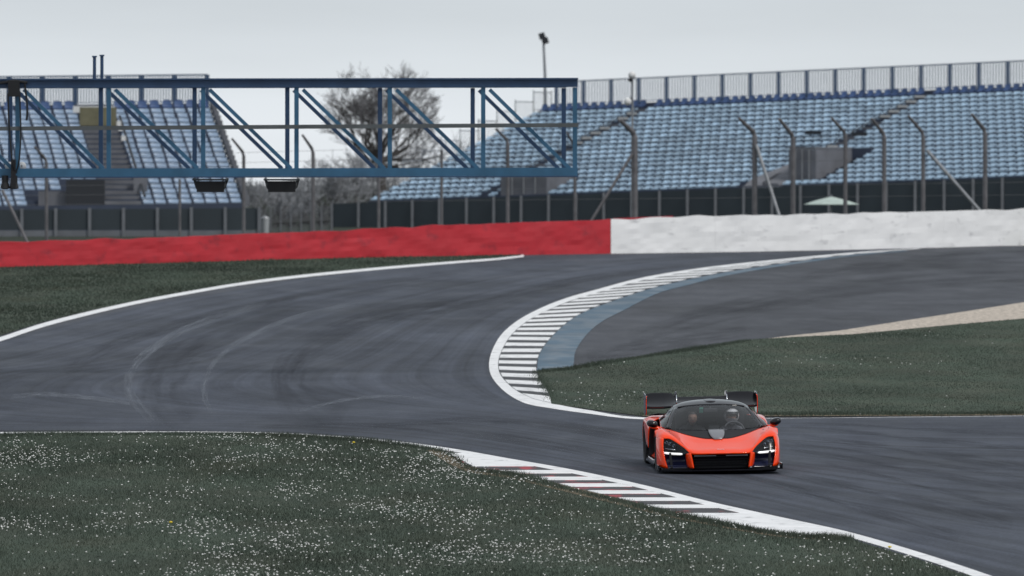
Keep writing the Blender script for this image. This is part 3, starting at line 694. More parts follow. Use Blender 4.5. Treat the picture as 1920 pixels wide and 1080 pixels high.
# floodlight mast behind the right stand
lp = AT(1022, 142, 466); t = thing('lamp_mast', 'thin grey mast with a lamp cluster behind the right grandstand', 'lamp post', Vector((lp.x, lp.y, zb)))
top = AT(1019, 78, 466)
MB().tube([Vector((lp.x, lp.y, zb)), lp, top], [.11, .08, .06], 10).build('mast', mat('mast_grey', (.26,.28,.31), .5), t)
for (dx, dz, tilt) in ((-.08, .30, .5), (.10, .05, -.3)):
    c = top+Vector((dx, 0, dz)); b = MB(); b.frame(c, (.16,0,.05), (0,.14,0), (-.05,0,.17)); b.frame(c-Vector((.02,.16,.02)), (.13,0,.04), (0,.03,0), (-.04,0,.14)); b.build('lamp_head', M_DARK, t)
MB().bar(top-Vector((.1,0,0)), top+Vector((.12,0,.2)), .05, .05).build('arm', M_DARK, t)
# camera pole in front of the stand
cpo = AT(1185, 205, 335); t = thing('camera_pole', 'slim pole with white dome camera above the thick fence post', 'camera pole', Vector((cpo.x+.05, 335, zb)))
MB().tube([Vector((cpo.x, 335, zb)), AT(1186, 150, 335)], .045, 8).build('pole', M_STEEL, t)
MB().lathe([(-.17,.01),(-.15,.07),(-.08,.125),(0,.14),(.08,.12),(.14,.05),(.15,.01)], AT(1176.5, 190, 334.8), 'z', 16).build('dome', mat('white_plastic', (.78,.78,.78), .5), t, smooth=True)
MB().bar(AT(1176, 186, 334.9), AT(1187, 183, 335), .05, .05).build('arm', M_DARK, t)
b = MB(); b.lathe([(-.24,.02),(-.22,.13),(.0,.15),(.16,.12),(.2,.02)], AT(1185, 141, 334.9), 'y', 14); o = b.build('camera_housing', MATS['white_plastic'], t, smooth=True)
MB().lathe([(-.30,.015),(-.29,.085),(-.2,.085)], AT(1182, 150, 334.9), 'y', 12).build('lens', M_BLACK, t)

# wire fence, gate and bin between the stands
t = thing('wire_fence', 'grey wire fence with a rail in the gap between the grandstands', 'fence', AT(555, 436, 398))
ga, gb = AT(488, 416, 398), AT(622, 410, 398)
MB().bar(ga, gb, .16, .06).build('rail', mat('rail_grey2', (.10,.105,.11), .7), t)
for k in range(8):
    q = ga.lerp(gb, k/7); MB().frame(Vector((q.x, q.y, (zb+q.z+.7)/2)), (.04,0,0), (0,.04,0), (0,0,(q.z+.7-zb)/2)).build('post', M_POSTF, t)
b = MB()
for k in range(60): q = ga.lerp(gb, k/59); b.frame(Vector((q.x, q.y+.05, (zb+q.z+.6)/2)), (.012,0,0), (0,.008,0), (0,0,(q.z+.6-zb)/2))
tag(b.build('wire_bars', M_POSTF, t), kind='stuff')
bp_ = AT(497, 437, 392); t = thing('litter_bin', 'pale grey bin at the end of the left panel fence', 'bin', Vector((bp_.x, 392, zb)))
MB().lathe([(0,.16),(.6,.19),(.62,.2),(.66,.2),(.66,.17)], Vector((bp_.x, 392, zb)), 'z', 14).build('body', mat('bin_grey', (.42,.44,.46), .5), t, smooth=False)
MB().lathe([(.661,.2),(.72,.17),(.78,.05),(.785,.005)], Vector((bp_.x, 392, zb)), 'z', 14).build('lid', M_STEEL, t)

# ------------------------------------------------------------------ trees
M_BARK = mat('bark', (.075, .068, .066), .9, var=.3, vscale=2)
M_TWIG = mat('twigs', (.125, .122, .13), .9, island=.3)
M_TWIGP = mat('pale_twigs', (.26, .27, .29), .9, island=.35)
def grow(p, d, ln, r, depth, trunk, twigs, rnd, spread, minr, up=.12, lim=None):
    if lim and lim(p) > 1.0: return
    seg = 3; P = [p]; R = [r]
    for k in range(seg):
        d = (d+Vector((rnd.gauss(0,.16), rnd.gauss(0,.16), rnd.gauss(0,.10)+up*.4))).normalized(); P.append(P[-1]+d*ln/seg); R.append(r*(1-.28*(k+1)/seg))
    (trunk if depth >= 4 else twigs).tube(P, R, 6 if depth >= 4 else 3, False)
    if depth == 0: return
    for k in range(rnd.choice((2,3,3)) if depth > 1 else 4):
        i = rnd.randint(1, seg) if k else seg; a = rnd.uniform(0, 2*math.pi); s = rnd.uniform(.5, 1)*spread
        q = Vector((math.cos(a), math.sin(a), 0)); q = (q-d*q.dot(d)).normalized(); nd = (d+q*s+Vector((0,0,up))).normalized()
        grow(P[i], nd, ln*rnd.uniform(.62,.86), max(minr, R[i]*.62), depth-1, trunk, twigs, rnd, spread, minr, up, lim)
tb = AT(712, 436, 470); rnd = random.Random(5)
t = thing('bare_tree', 'tall leafless tree standing in the gap between the grandstands', 'tree', Vector((tb.x, 470, zb)))
tr, tw = MB(), MB(); p0 = Vector((tb.x, 470, zb)); H0 = AT(712, 292, 470).z-zb
tr.tube([p0, p0+Vector((.1,0,H0*.5)), p0+Vector((0,0,H0))], [.34,.27,.24], 10, False)
cc_ = AT(712, 232, 470)
def crown_lim(p): q = p-cc_; return (q.x/3.25)**2+(q.y/3.0)**2+(q.z/3.45)**2+.12*noise.noise(p*1.5)
for k in range(13):
    a = k*2.4+rnd.uniform(-.3,.3); up_ = rnd.uniform(-.2, 2.6); st = p0+Vector((0,0,H0*rnd.uniform(.72,1)))
    grow(st, Vector((math.cos(a), math.sin(a), up_)).normalized(), rnd.uniform(1.45,2.0), .11, 6, tr, tw, rnd, .85, .011, .10, crown_lim)
tr.build('trunk', M_BARK, t); tag(tw.build('crown', M_TWIG, t), kind='stuff')
def shrub(x, y, Y, hpx, name, label, m, seed, grp, dep=5, stems=9):
    rnd = random.Random(seed); q = AT(x, y, Y); p = Vector((q.x, Y, zb)); h = (hpx/(FPX/Y)); t = thing(name, label, 'shrub', p, grp); a_, b_ = MB(), MB()
    for k in range(stems):
        a = rnd.uniform(0, 6.28); grow(p+Vector((rnd.uniform(-.3,.3), rnd.uniform(-.3,.3), 0)), Vector((math.cos(a)*.55, math.sin(a)*.55, 1)).normalized(), h*.36, .05, dep, a_, b_, rnd, .7, .012, .1)
    a_.build('stems', M_BARK, t); tag(b_.build('crown', m, t), kind='stuff')
shrub(505, 430, 432, 88, 'bare_shrub', 'grey bare shrub just right of the left grandstand', M_TWIGP, 1, 'bare shrubs in the gap')
shrub(548, 430, 445, 92, 'bare_shrub', 'pale bare shrub below the right signal light box', M_TWIGP, 2, 'bare shrubs in the gap')
shrub(600, 430, 452, 104, 'bare_shrub', 'pale twiggy shrub left of the tall bare tree', M_TWIGP, 3, 'bare shrubs in the gap')
shrub(652, 430, 460, 130, 'bare_shrub', 'pale tall shrub directly below the bare tree crown', M_TWIGP, 4, 'bare shrubs in the gap')
shrub(700, 430, 478, 120, 'bare_shrub', 'pale shrub hidden behind the trunk of the bare tree', M_TWIGP, 5, 'bare shrubs in the gap')
shrub(770, 430, 482, 175, 'bare_shrub', 'pale bare shrub between the tall tree and the right grandstand', M_TWIGP, 6, 'bare shrubs in the gap')
shrub(525, 430, 470, 70, 'bare_shrub', 'low dark shrub at the back of the gap', M_TWIG, 8, 'bare shrubs in the gap')
shrub(575, 430, 475, 75, 'bare_shrub', 'low dark shrub behind the pale ones near the fence', M_TWIG, 9, 'bare shrubs in the gap')

#CAR
# ------------------------------------------------------------------ the orange sports car
# local frame: x to the viewer's right, y towards the tail, z up; the nose is at y = 0
M_OR = mat('orange_paint', (1.0, .056, .001), .5, coat=1.0, spec=.04); M_OR.node_tree.nodes['Principled BSDF'].inputs['Coat IOR'].default_value = 1.38
M_CARB = mat('gloss_black', (.005, .005, .008), .07, spec=.5)
M_MATTE = mat('satin_black', (.009, .009, .012), .5, spec=.2)
M_NAVY = mat('navy_duct', (.012, .016, .055), .35, coat=.3)
M_TYRE = mat('tyre_rubber', (.016, .016, .018), .75, bump=.2, bscale=60)
M_RIM = mat('dark_rim', (.035, .036, .042), .35, metal=.8)
M_SILV = mat('grey_scoop', (.22, .22, .24), .35, metal=.5, coat=.5)
M_DRL = mat('running_light', (.9, .9, .9), .3, emit=(1, 1, 1, .7))
M_CHROME = mat('reflector', (.6, .62, .66), .18, metal=1)
M_INT = mat('cabin_trim', (.03, .03, .036), .7)
def glass_mat(name, tint, base, ior=1.5, rough=.03):
    m = bpy.data.materials.new(name); m.use_nodes = True; n = m.node_tree; n.nodes.remove(n.nodes['Principled BSDF'])
    o = n.nodes['Material Output']; tr = n.nodes.new('ShaderNodeBsdfTransparent'); tr.inputs[0].default_value = (*tint, 1)
    gl_ = n.nodes.new('ShaderNodeBsdfGlossy'); gl_.inputs['Roughness'].default_value = rough; fr = n.nodes.new('ShaderNodeFresnel'); fr.inputs[0].default_value = ior
    ad = n.nodes.new('ShaderNodeMath'); ad.operation = 'ADD'; ad.inputs[1].default_value = base; n.links.new(fr.outputs[0], ad.inputs[0])
    mx_ = n.nodes.new('ShaderNodeMixShader'); n.links.new(ad.outputs[0], mx_.inputs[0]); n.links.new(tr.outputs[0], mx_.inputs[1]); n.links.new(gl_.outputs[0], mx_.inputs[2]); n.links.new(mx_.outputs[0], o.inputs[0]); return m
M_GLASS = glass_mat('windscreen_glass', (.90, .92, .95), .0, 1.4)
M_LENS = glass_mat('lamp_glass', (.8, .82, .85), .0, 1.35, .16)
M_TINT = glass_mat('side_glass', (.6, .63, .66), .0)

nose = G(1352.5, 890)
rear_dir = Vector((-.0475, 1, K)).normalized(); side = Vector((1, .0475, 0)).normalized(); upv = side.cross(rear_dir).normalized()
RC = Matrix((side, rear_dir, upv)).transposed()
car = thing('sports_car', 'low orange and black sports car with a big rear wing driving on the track', 'car', nose, rot=RC)
ROLL = math.radians(1.1)     # the body leans in the bend, the wheels stay flat
def rl(p): 
    p = Vector(p); x, z = p.x, p.z-.25; return Vector((x*math.cos(ROLL)-z*math.sin(ROLL), p.y, x*math.sin(ROLL)+z*math.cos(ROLL)+.25+.004))
def mir(p): return Vector((-p[0], p[1], p[2]))
def patch(rows, nu, nv):
    R1 = [resample(r, nv) for r in rows]; C = [resample([r[k] for r in R1], nu) for k in range(nv)]
    V = [C[k][i] for i in range(nu) for k in range(nv)]; F = [(i*nv+k, i*nv+k+1, (i+1)*nv+k+1, (i+1)*nv+k) for i in range(nu-1) for k in range(nv-1)]
    return V, F
def panel(name, rows, m, parent=car, nu=10, nv=10, both='split', thick=.012, smooth=True, off=-1):
    """both: 'split' = one mesh per side, 'join' = mirrored into one mesh across the centre line, None = only as given"""
    V, F = patch(rows, nu, nv); res = []
    def put(V, F):
        o = mk(name, [rl(v) for v in V], F, m, parent, True, smooth)
        bm = bmesh.new(); bm.from_mesh(o.data); bmesh.ops.remove_doubles(bm, verts=bm.verts, dist=.0008); bmesh.ops.recalc_face_normals(bm, faces=bm.faces); 
        bm.normal_update(); cc = Vector((0, 2.2, .35)); sgn = sum((f.calc_center_median()-cc).dot(f.normal)*f.calc_area() for f in bm.faces)
        if sgn < 0: bmesh.ops.reverse_faces(bm, faces=bm.faces)
        bm.to_mesh(o.data); bm.free()
        if smooth: o.data.shade_smooth()
        if thick: md = o.modifiers.new('thickness', 'SOLIDIFY'); md.thickness = thick; md.offset = off
        res.append(o)
    if both == 'join':
        n = len(V); put(list(V)+[mir(v) for v in V], F+[tuple(n+i for i in f[::-1]) for f in F])
    else:
        put(V, F)
        if both == 'split': put([mir(v) for v in V], [f[::-1] for f in F])
    return res
def cmesh(name, b, m, parent=car, smooth=False, roll=True, bevel=0):
    o = mk(name, [rl(v) if roll else v for v in b.V], b.F, m, parent, True, smooth)
    if bevel: md = o.modifiers.new('b', 'BEVEL'); md.width = bevel; md.segments = 2; md.limit_method = 'ANGLE'
    return o

# bonnet (orange) up to the V-shaped cowl
panel('bonnet', [
  [(0,.00,.335),(.16,.005,.335),(.30,.02,.335),(.42,.055,.338),(.475,.10,.342)],
  [(0,.13,.385),(.18,.135,.383),(.34,.15,.38),(.47,.19,.392),(.525,.22,.415)],
  [(0,.30,.425),(.18,.305,.42),(.36,.32,.418),(.52,.35,.44),(.595,.38,.485)],
  [(0,.50,.475),(.2,.52,.47),(.40,.60,.485),(.58,.64,.53),(.715,.62,.595)],
  [(0,.60,.505),(.2,.64,.503),(.43,.78,.535),(.64,.90,.595),(.81,.86,.660)],
  [(0,.70,.535),(.2,.745,.535),(.45,.98,.585),(.69,1.25,.660),(.85,1.20,.695)]], M_OR, both='join', nu=26, nv=22)
panel('bonnet_lip', [[(0,.00,.335),(.16,.005,.335),(.30,.02,.335),(.42,.055,.338),(.475,.10,.342)],[(0,.012,.318),(.16,.017,.318),(.30,.03,.318),(.42,.062,.320),(.465,.10,.325)],[(0,.06,.312),(.16,.065,.312),(.30,.08,.312),(.42,.10,.314),(.45,.12,.32)]], M_OR, both='join', nu=5, nv=14)
panel('cowl', [
  [(0,.705,.538),(.2,.75,.538),(.45,.985,.588),(.685,1.25,.661)],
  [(0,.92,.595),(.2,.95,.595),(.46,1.10,.622),(.70,1.30,.668)],
  [(0,1.13,.652),(.2,1.145,.652),(.48,1.22,.660),(.725,1.36,.680)]], M_MATTE, both='join', nu=10, nv=14)
# grey centre scoop on the cowl
panel('bonnet_scoop', [[(-.125,1.10,.668),(0,1.09,.672),(.125,1.10,.668)],[(-.125,.95,.640),(0,.94,.645),(.125,.95,.640)],[(-.105,.78,.585),(0,.77,.590),(.105,.78,.585)],[(-.062,.655,.537),(0,.645,.539),(.062,.655,.537)]], M_SILV, both=None, nu=8, nv=8, thick=.03)
# front wings
panel('front_wing', [
  [(.475,.10,.342),(.482,.102,.342),(.488,.105,.340),(.492,.11,.336)],
  [(.525,.22,.415),(.535,.218,.417),(.545,.215,.412),(.552,.213,.402)],
  [(.595,.38,.485),(.612,.372,.488),(.628,.362,.482),(.636,.355,.468)],
  [(.715,.62,.595),(.738,.60,.597),(.765,.56,.582),(.772,.53,.555)],
  [(.785,.78,.643),(.83,.75,.648),(.875,.66,.620),(.872,.55,.566)],
  [(.81,.86,.660),(.86,.86,.668),(.925,.80,.628),(.945,.70,.575)],
  [(.83,1.0,.683),(.89,1.0,.688),(.950,.96,.645),(.970,.86,.565)],
  [(.85,1.20,.695),(.90,1.18,.695),(.955,1.12,.678),(.978,1.08,.662)],
  [(.86,1.36,.698),(.90,1.38,.690),(.950,1.36,.640),(.972,1.34,.545)]], M_OR, nu=30, nv=12)
panel('front_corner', [
  [(.872,.55,.566),(.892,.45,.46),(.888,.38,.34),(.865,.30,.21),(.835,.24,.105)],
  [(.915,.61,.580),(.938,.53,.46),(.945,.46,.34),(.930,.40,.21),(.905,.35,.105)],
  [(.950,.72,.575),(.970,.70,.48),(.978,.66,.36),(.972,.62,.22),(.960,.60,.105)],
  [(.970,.86,.565),(.980,.775,.49),(.982,.74,.36),(.980,.735,.24),(.972,.735,.105)]], M_OR, nu=12, nv=16)
# orange blades either side of the centre intake
panel('intake_blade', [
  [(.462,.105,.340),(.452,.09,.27),(.438,.075,.19),(.425,.06,.105)],
  [(.478,.088,.342),(.470,.065,.27),(.460,.05,.19),(.450,.04,.105)],
  [(.520,.11,.338),(.512,.10,.27),(.500,.10,.19),(.488,.10,.105)],
  [(.548,.20,.325),(.548,.20,.27),(.540,.22,.19),(.520,.24,.105)]], M_OR, nu=10, nv=10, thick=.01)
# dark ducts and centre grille set back behind the openings
def solid(V8, name, m, parent=car, bevel=0):
    b = MB(); b.add(V8, [(0,2,3,1),(4,5,7,6),(0,1,5,4),(2,6,7,3),(0,4,6,2),(1,3,7,5)]); return cmesh(name, b, m, parent, bevel=bevel)
panel('centre_grille', [[(0,.16,.318),(.2,.165,.318),(.45,.19,.325)],[(0,.20,.20),(.2,.205,.2),(.45,.22,.2)],[(0,.16,.09),(.2,.165,.09),(.45,.18,.09)]], M_MATTE, both='join', nu=8, nv=10, thick=.03)
for z in (.275, .235, .195, .155):
    b = MB(); b.bar((-.43,.145,z),(.43,.145,z),.008,.02); cmesh('grille_bar', b, M_CARB)
for sx_ in (-1, 1):
    b = MB(); b.bar((sx_*.08,.05,.296),(sx_*.42,.085,.296),.012,.03); cmesh('grille_slot_trim', b, M_SILV)
panel('side_duct', [[(.53,.24,.34),(.70,.34,.33),(.885,.44,.34)],[(.53,.36,.22),(.70,.44,.21),(.87,.46,.21)],[(.50,.20,.09),(.68,.25,.09),(.85,.30,.09)]], M_NAVY, nu=10, nv=10)
for sx_ in (-1, 1):
    b = MB(); b.bar((sx_*.79,.30,.335),(sx_*.77,.22,.10),.035,.06,up=(0,1,0)); cmesh('duct_blade', b, M_MATTE)
    b = MB(); b.bar((sx_*.53,.15,.135),(sx_*.83,.245,.145),.012,.05,up=(0,1,0)); cmesh('duct_vane', b, M_NAVY)
# headlights
for sx_ in (-1, 1):
    hl = bpy.data.objects.new('headlight', None); COL.objects.link(hl); hl.parent = car
    f = lambda P: [[Vector((sx_*p[0], p[1], p[2])) for p in r] for r in P]
    panel('lamp_housing', f([[(.505,.15,.335),(.565,.26,.395),(.65,.41,.46),(.775,.57,.545),(.865,.59,.555)],[(.54,.24,.30),(.62,.33,.36),(.70,.44,.42),(.80,.53,.48),(.875,.53,.46)],[(.545,.22,.325),(.62,.27,.30),(.70,.33,.295),(.79,.40,.30),(.88,.44,.33)]]), M_MATTE, hl, both=None, nu=10, nv=14)
    panel('lamp_lens', f([[(.498,.125,.338),(.555,.222,.402),(.638,.366,.466),(.770,.535,.552),(.868,.56,.562)],[(.52,.155,.318),(.60,.25,.36),(.69,.36,.41),(.79,.47,.465),(.884,.49,.465)],[(.545,.19,.318),(.62,.24,.305),(.70,.30,.30),(.79,.37,.305),(.886,.41,.34)]]), M_LENS, hl, both=None, nu=10, nv=14, thick=0)
    b = MB(); P = resample([(sx_*.60,.235,.322),(sx_*.68,.285,.324),(sx_*.78,.36,.328),(sx_*.872,.42,.340)], 10); b.tube(P, [.010]+[.017]*8+[.014], 8); cmesh('light_bar', b, M_DRL, hl, True)
    b = MB(); P = resample([(sx_*.70,.36,.385),(sx_*.79,.44,.395),(sx_*.865,.48,.405)], 8); b.tube(P, .010, 6); cmesh('trim_bar', b, M_CHROME, hl, True)
    for (x, y, z, r) in ((.715,.45,.445,.030),(.775,.50,.475,.030),(.83,.53,.495,.028)):
        b = MB(); b.lathe([(.0,r*.25),(-.02,r*.8),(-.035,r)], (sx_*x, y, z), 'y', 10); cmesh('projector', b, M_CHROME, hl, True)
# splitter
b = MB(); n = 25; out_ = []; V = []
for i in range(n):
    a = i/(n-1)*2-1; x = a*.985; y = -.075+.30*abs(a)**2.6; V.append((x, y, .0))
for z0, z1 in ((.058, .080),):
    b.V = [Vector((x, y, z1)) for x, y, _ in V]+[Vector((x, y, z0)) for x, y, _ in V]+[Vector((x, .75, z1)) for x, y, _ in V]+[Vector((x, .75, z0)) for x, y, _ in V]
    for i in range(n-1): b.F += [(n+i, n+i+1, i+1, i), (i, i+1, 2*n+i+1, 2*n+i), (3*n+i, 3*n+i+1, n+i+1, n+i)]
    b.F += [(0, 2*n, 3*n, n), (n-1, 2*n-1, 4*n-1, 3*n-1)]
cmesh('splitter', b, M_CARB)
for sx_ in (-1, 1):
    b = MB(); b.frame((sx_*.975,.40,.105), (.010,0,0), (0,.20,0), (0,0,.045)); cmesh('splitter_fin', b, M_CARB)
b = MB(); b.box((-.90,.20,.06),(.90,4.45,.10)); cmesh('floor_pan', b, M_MATTE)
# unseen box added under the bonnet to keep the light out of the nose
b = MB(); b.box((-.52,.30,.09),(.52,1.30,.40)); cmesh('nose_light_block', b, M_MATTE)
# doors and flanks
panel('door', [
  [(.855,1.37,.70),(.845,1.6,.725),(.83,2.0,.765),(.81,2.4,.775),(.80,2.78,.79)],
  [(.93,1.40,.55),(.87,1.65,.56),(.825,2.0,.58),(.80,2.4,.60),(.79,2.78,.62)],
  [(.955,1.43,.34),(.91,1.65,.32),(.875,2.0,.30),(.86,2.4,.29),(.86,2.78,.29)],
  [(.955,1.44,.20),(.94,1.65,.19),(.93,2.0,.185),(.93,2.4,.185),(.935,2.78,.19)]], M_OR, nu=14, nv=16)
panel('side_skirt', [[(.955,1.44,.195),(.95,2.0,.18),(.955,2.4,.18),(.96,3.38,.19)],[(.97,1.44,.10),(.975,2.0,.09),(.975,2.4,.09),(.98,3.38,.10)]], M_CARB, nu=4, nv=10)
panel('side_intake', [[(.80,2.80,.765),(.86,2.80,.75),(.935,2.82,.66)],[(.79,2.86,.62),(.86,2.86,.60),(.955,2.84,.52)],[(.86,2.84,.30),(.90,2.84,.30),(.965,2.84,.30)],[(.92,2.80,.18),(.94,2.80,.18),(.968,2.82,.18)]], M_MATTE, nu=10, nv=6)
panel('rear_wing_panel', [
  [(.62,2.72,.83),(.82,2.76,.785),(.940,2.80,.68),(.968,2.84,.50),(.972,2.84,.32)],
  [(.60,3.05,.815),(.84,3.05,.79),(.955,3.05,.715),(.980,3.08,.57),(.984,3.20,.38)],
  [(.60,3.40,.805),(.85,3.40,.795),(.962,3.40,.745),(.985,3.42,.65),(.988,3.44,.55)],
  [(.60,3.78,.80),(.85,3.78,.79),(.962,3.78,.755),(.985,3.78,.73),(.988,3.78,.705)],
  [(.60,4.15,.785),(.84,4.15,.775),(.952,4.15,.71),(.978,4.15,.60),(.982,4.12,.50)],
  [(.60,4.55,.75),(.82,4.55,.735),(.925,4.55,.65),(.950,4.53,.52),(.955,4.52,.34)]], M_OR, nu=22, nv=16)
panel('engine_cover', [
  [(0,2.85,1.055),(.28,2.85,1.045),(.44,2.85,1.005),(.60,2.80,.87)],
  [(0,3.3,.93),(.28,3.3,.915),(.44,3.3,.87),(.61,3.3,.81)],
  [(0,3.9,.81),(.28,3.9,.81),(.44,3.9,.80),(.605,3.9,.80)],
  [(0,4.55,.74),(.28,4.55,.745),(.44,4.55,.75),(.605,4.55,.752)]], M_CARB, both='join', nu=14, nv=12)
panel('tail', [[(0,4.55,.76),(.4,4.55,.78),(.82,4.55,.78),(.95,4.53,.52)],[(0,4.66,.5),(.4,4.65,.5),(.8,4.62,.5),(.93,4.55,.42)],[(0,4.60,.2),(.4,4.60,.2),(.8,4.58,.2),(.90,4.54,.25)]], M_CARB, both='join', nu=8, nv=10)
# greenhouse
WS = [[(0,1.13,.655),(.2,1.145,.655),(.48,1.22,.664),(.735,1.37,.684)],[(0,1.42,.795),(.2,1.43,.793),(.46,1.49,.785),(.69,1.60,.775)],[(0,1.75,.925),(.19,1.76,.922),(.42,1.80,.908),(.625,1.88,.885)],[(0,2.05,1.020),(.18,2.055,1.017),(.38,2.08,1.003),(.545,2.15,.975)]]
panel('windscreen', WS, M_GLASS, both='join', nu=14, nv=14, thick=0)
panel('screen_frame', [[(0,2.02,1.012),(.18,2.03,1.009),(.38,2.055,.996),(.53,2.12,.968)],[(0,2.08,1.030),(.18,2.085,1.027),(.38,2.11,1.012),(.555,2.17,.982)]], M_CARB, both='join', nu=3, nv=12)
panel('a_pillar', [[(.700,1.36,.684),(.655,1.60,.778),(.592,1.88,.888),(.512,2.14,.978)],[(.735,1.36,.690),(.690,1.60,.785),(.628,1.88,.898),(.552,2.14,.988)],[(.772,1.40,.690),(.735,1.62,.780),(.672,1.90,.885),(.600,2.17,.968)]], M_CARB, nu=5, nv=12, thick=.02)
panel('roof', [
  [(0,2.05,1.024),(.18,2.055,1.021),(.38,2.08,1.008),(.50,2.12,.992),(.60,2.17,.968)],
  [(0,2.30,1.075),(.18,2.30,1.072),(.37,2.32,1.055),(.50,2.34,1.030),(.605,2.36,.985)],
  [(0,2.58,1.088),(.18,2.58,1.083),(.36,2.58,1.062),(.49,2.58,1.028),(.60,2.58,.982)],
  [(0,2.86,1.058),(.28,2.86,1.047),(.44,2.86,1.006),(.54,2.83,.945),(.60,2.80,.872)]], M_CARB, both='join', nu=14, nv=16)
panel('roof_snorkel', [[(-.10,2.20,1.054),(0,2.19,1.066),(.10,2.20,1.054)],[(-.10,2.45,1.092),(0,2.45,1.098),(.10,2.45,1.092)],[(-.08,2.9,1.06),(0,2.9,1.075),(.08,2.9,1.06)]], M_CARB, both=None, nu=8, nv=8, thick=.02)
panel('side_window', [[(.772,1.41,.692),(.735,1.62,.782),(.672,1.90,.887),(.602,2.18,.968),(.605,2.5,.978),(.60,2.80,.872)],[(.84,1.44,.704),(.84,1.65,.735),(.832,1.95,.762),(.82,2.2,.773),(.81,2.5,.782),(.80,2.78,.793)]], M_TINT, nu=6, nv=16, thick=0)
# mirrors
for sx_ in (-1, 1):
    mr_ = bpy.data.objects.new('door_mirror', None); COL.objects.link(mr_); mr_.parent = car
    V = []; F = []; n = 12; prof = [(-.09,.25),(-.075,.72),(-.03,1.0),(.05,1.05),(.075,.98)]
    for (dy, r) in prof:
        for k in range(n):
            a = 2*math.pi*k/n; cx_, cz_ = math.cos(a), math.sin(a); cx_ = math.copysign(abs(cx_)**.8, cx_)
            V.append(Vector((sx_*(.985+.088*r*cx_), 1.50+dy, .755+.058*r*cz_+.014*cx_*r)))
    for i in range(len(prof)-1):
        for k in range(n): a, b_ = i*n+k, i*n+(k+1) % n; F.append((a, b_, b_+n, a+n))
    F += [tuple(range(n))[::-1], tuple((len(prof)-1)*n+k for k in range(n))]
    b = MB(); b.V = V; b.F = F; cmesh('mirror_shell', b, M_CARB, mr_, True)
    b = MB(); b.tube(resample([(sx_*.80,1.50,.675),(sx_*.88,1.49,.682),(sx_*.95,1.49,.700),(sx_*1.02,1.50,.712)], 8), [.016,.018,.024,.028,.030,.03,.026,.016], 8); cmesh('mirror_stalk', b, M_OR, mr_, True)
# rear wing: tall outer sections, lower and flatter centre
_rl0 = rl
def rl(p): return _rl0(p)+Vector((0,0,.045))      # the wing assembly stands on its supports
rw = bpy.data.objects.new('rear_wing', None); COL.objects.link(rw); rw.parent = car
secs = [(0,4.36,.915,4.72,1.005),(.33,4.36,.915,4.72,1.005),(.40,4.35,.910,4.72,1.012),(.46,4.30,.86,4.72,1.070),(.60,4.28,.838,4.72,1.080),(.80,4.28,.835,4.72,1.078),(.885,4.29,.845,4.72,1.062),(.90,4.30,.855,4.72,1.045)]
V = []; F = []; npf = 16; allsec = [(-s[0],)+s[1:] for s in secs[::-1][:-1]]+secs
for (x, y0, z0, y1, z1) in allsec:
    c = Vector((y1-y0, z1-z0)); nrm = Vector((-c.y, c.x)).normalized()
    for k in range(npf):
        a = 2*math.pi*k/npf; u = .5-.5*math.cos(a); tck = .030*math.sin(a)*(1-u*.75)+(-.05*4*u*(1-u)) ; q = Vector((y0, z0))+c*u+nrm*tck; V.append(Vector((x, q.x, q.y)))
for i in range(len(allsec)-1):
    for k in range(npf): a, b_ = i*npf+k, i*npf+(k+1) % npf; F.append((a, a+npf, b_+npf, b_))
b = MB(); b.V = V; b.F = F; cmesh('wing_blade', b, mat('wing_black', (.005,.005,.008), .2, spec=.3), rw, True)
for sx_ in (-1, 1):
    b = MB(); P = [(sx_*x, y, z) for x, y, z in resample([(.47,4.245,.872),(.60,4.235,.868),(.78,4.235,.866),(.89,4.245,.872)], 8)]; b.tube(P, .013, 6); cmesh('wing_slat', b, M_CARB, rw, True)
    prof = [(4.24,1.02),(4.40,1.062),(4.75,1.082),(4.75,.80),(4.55,.735),(4.36,.735),(4.27,.80)]
    x0, x1 = sx_*.898, sx_*.914; np_ = len(prof); b = MB()
    b.add([(x0, y, z) for y, z in prof]+[(x1, y, z) for y, z in prof], [tuple(range(np_)), tuple(range(2*np_-1, np_-1, -1))]+[(i, (i+1) % np_, np_+(i+1) % np_, np_+i) for i in range(np_)]); cmesh('end_plate', b, M_CARB, rw)
    b = MB(); b.tube(resample([(sx_*.906,4.345,.735),(sx_*.906,4.262,.80),(sx_*.906,4.24,.92),(sx_*.902,4.24,1.02),(sx_*.89,4.30,1.045)], 10), .005, 6); cmesh('end_plate_edge', b, M_OR, rw, True)
    P = resample([(sx_*.41,4.62,1.035),(sx_*.41,4.50,1.075),(sx_*.41,4.36,1.062),(sx_*.41,4.27,.98),(sx_*.41,4.25,.88),(sx_*.41,4.27,.68)], 14)
    b = MB()
    for p_, q_ in zip(P, P[1:]): b.bar(p_, q_+(q_-p_)*.15, .06, .024, up=(1,0,0))
    cmesh('wing_support', b, M_CARB, rw)
    b = MB(); b.tube([p_-Vector((0,.032,-.004)) for p_ in P[3:11]], .009, 6); cmesh('support_edge', b, M_CHROME, rw, True)
rl = _rl0
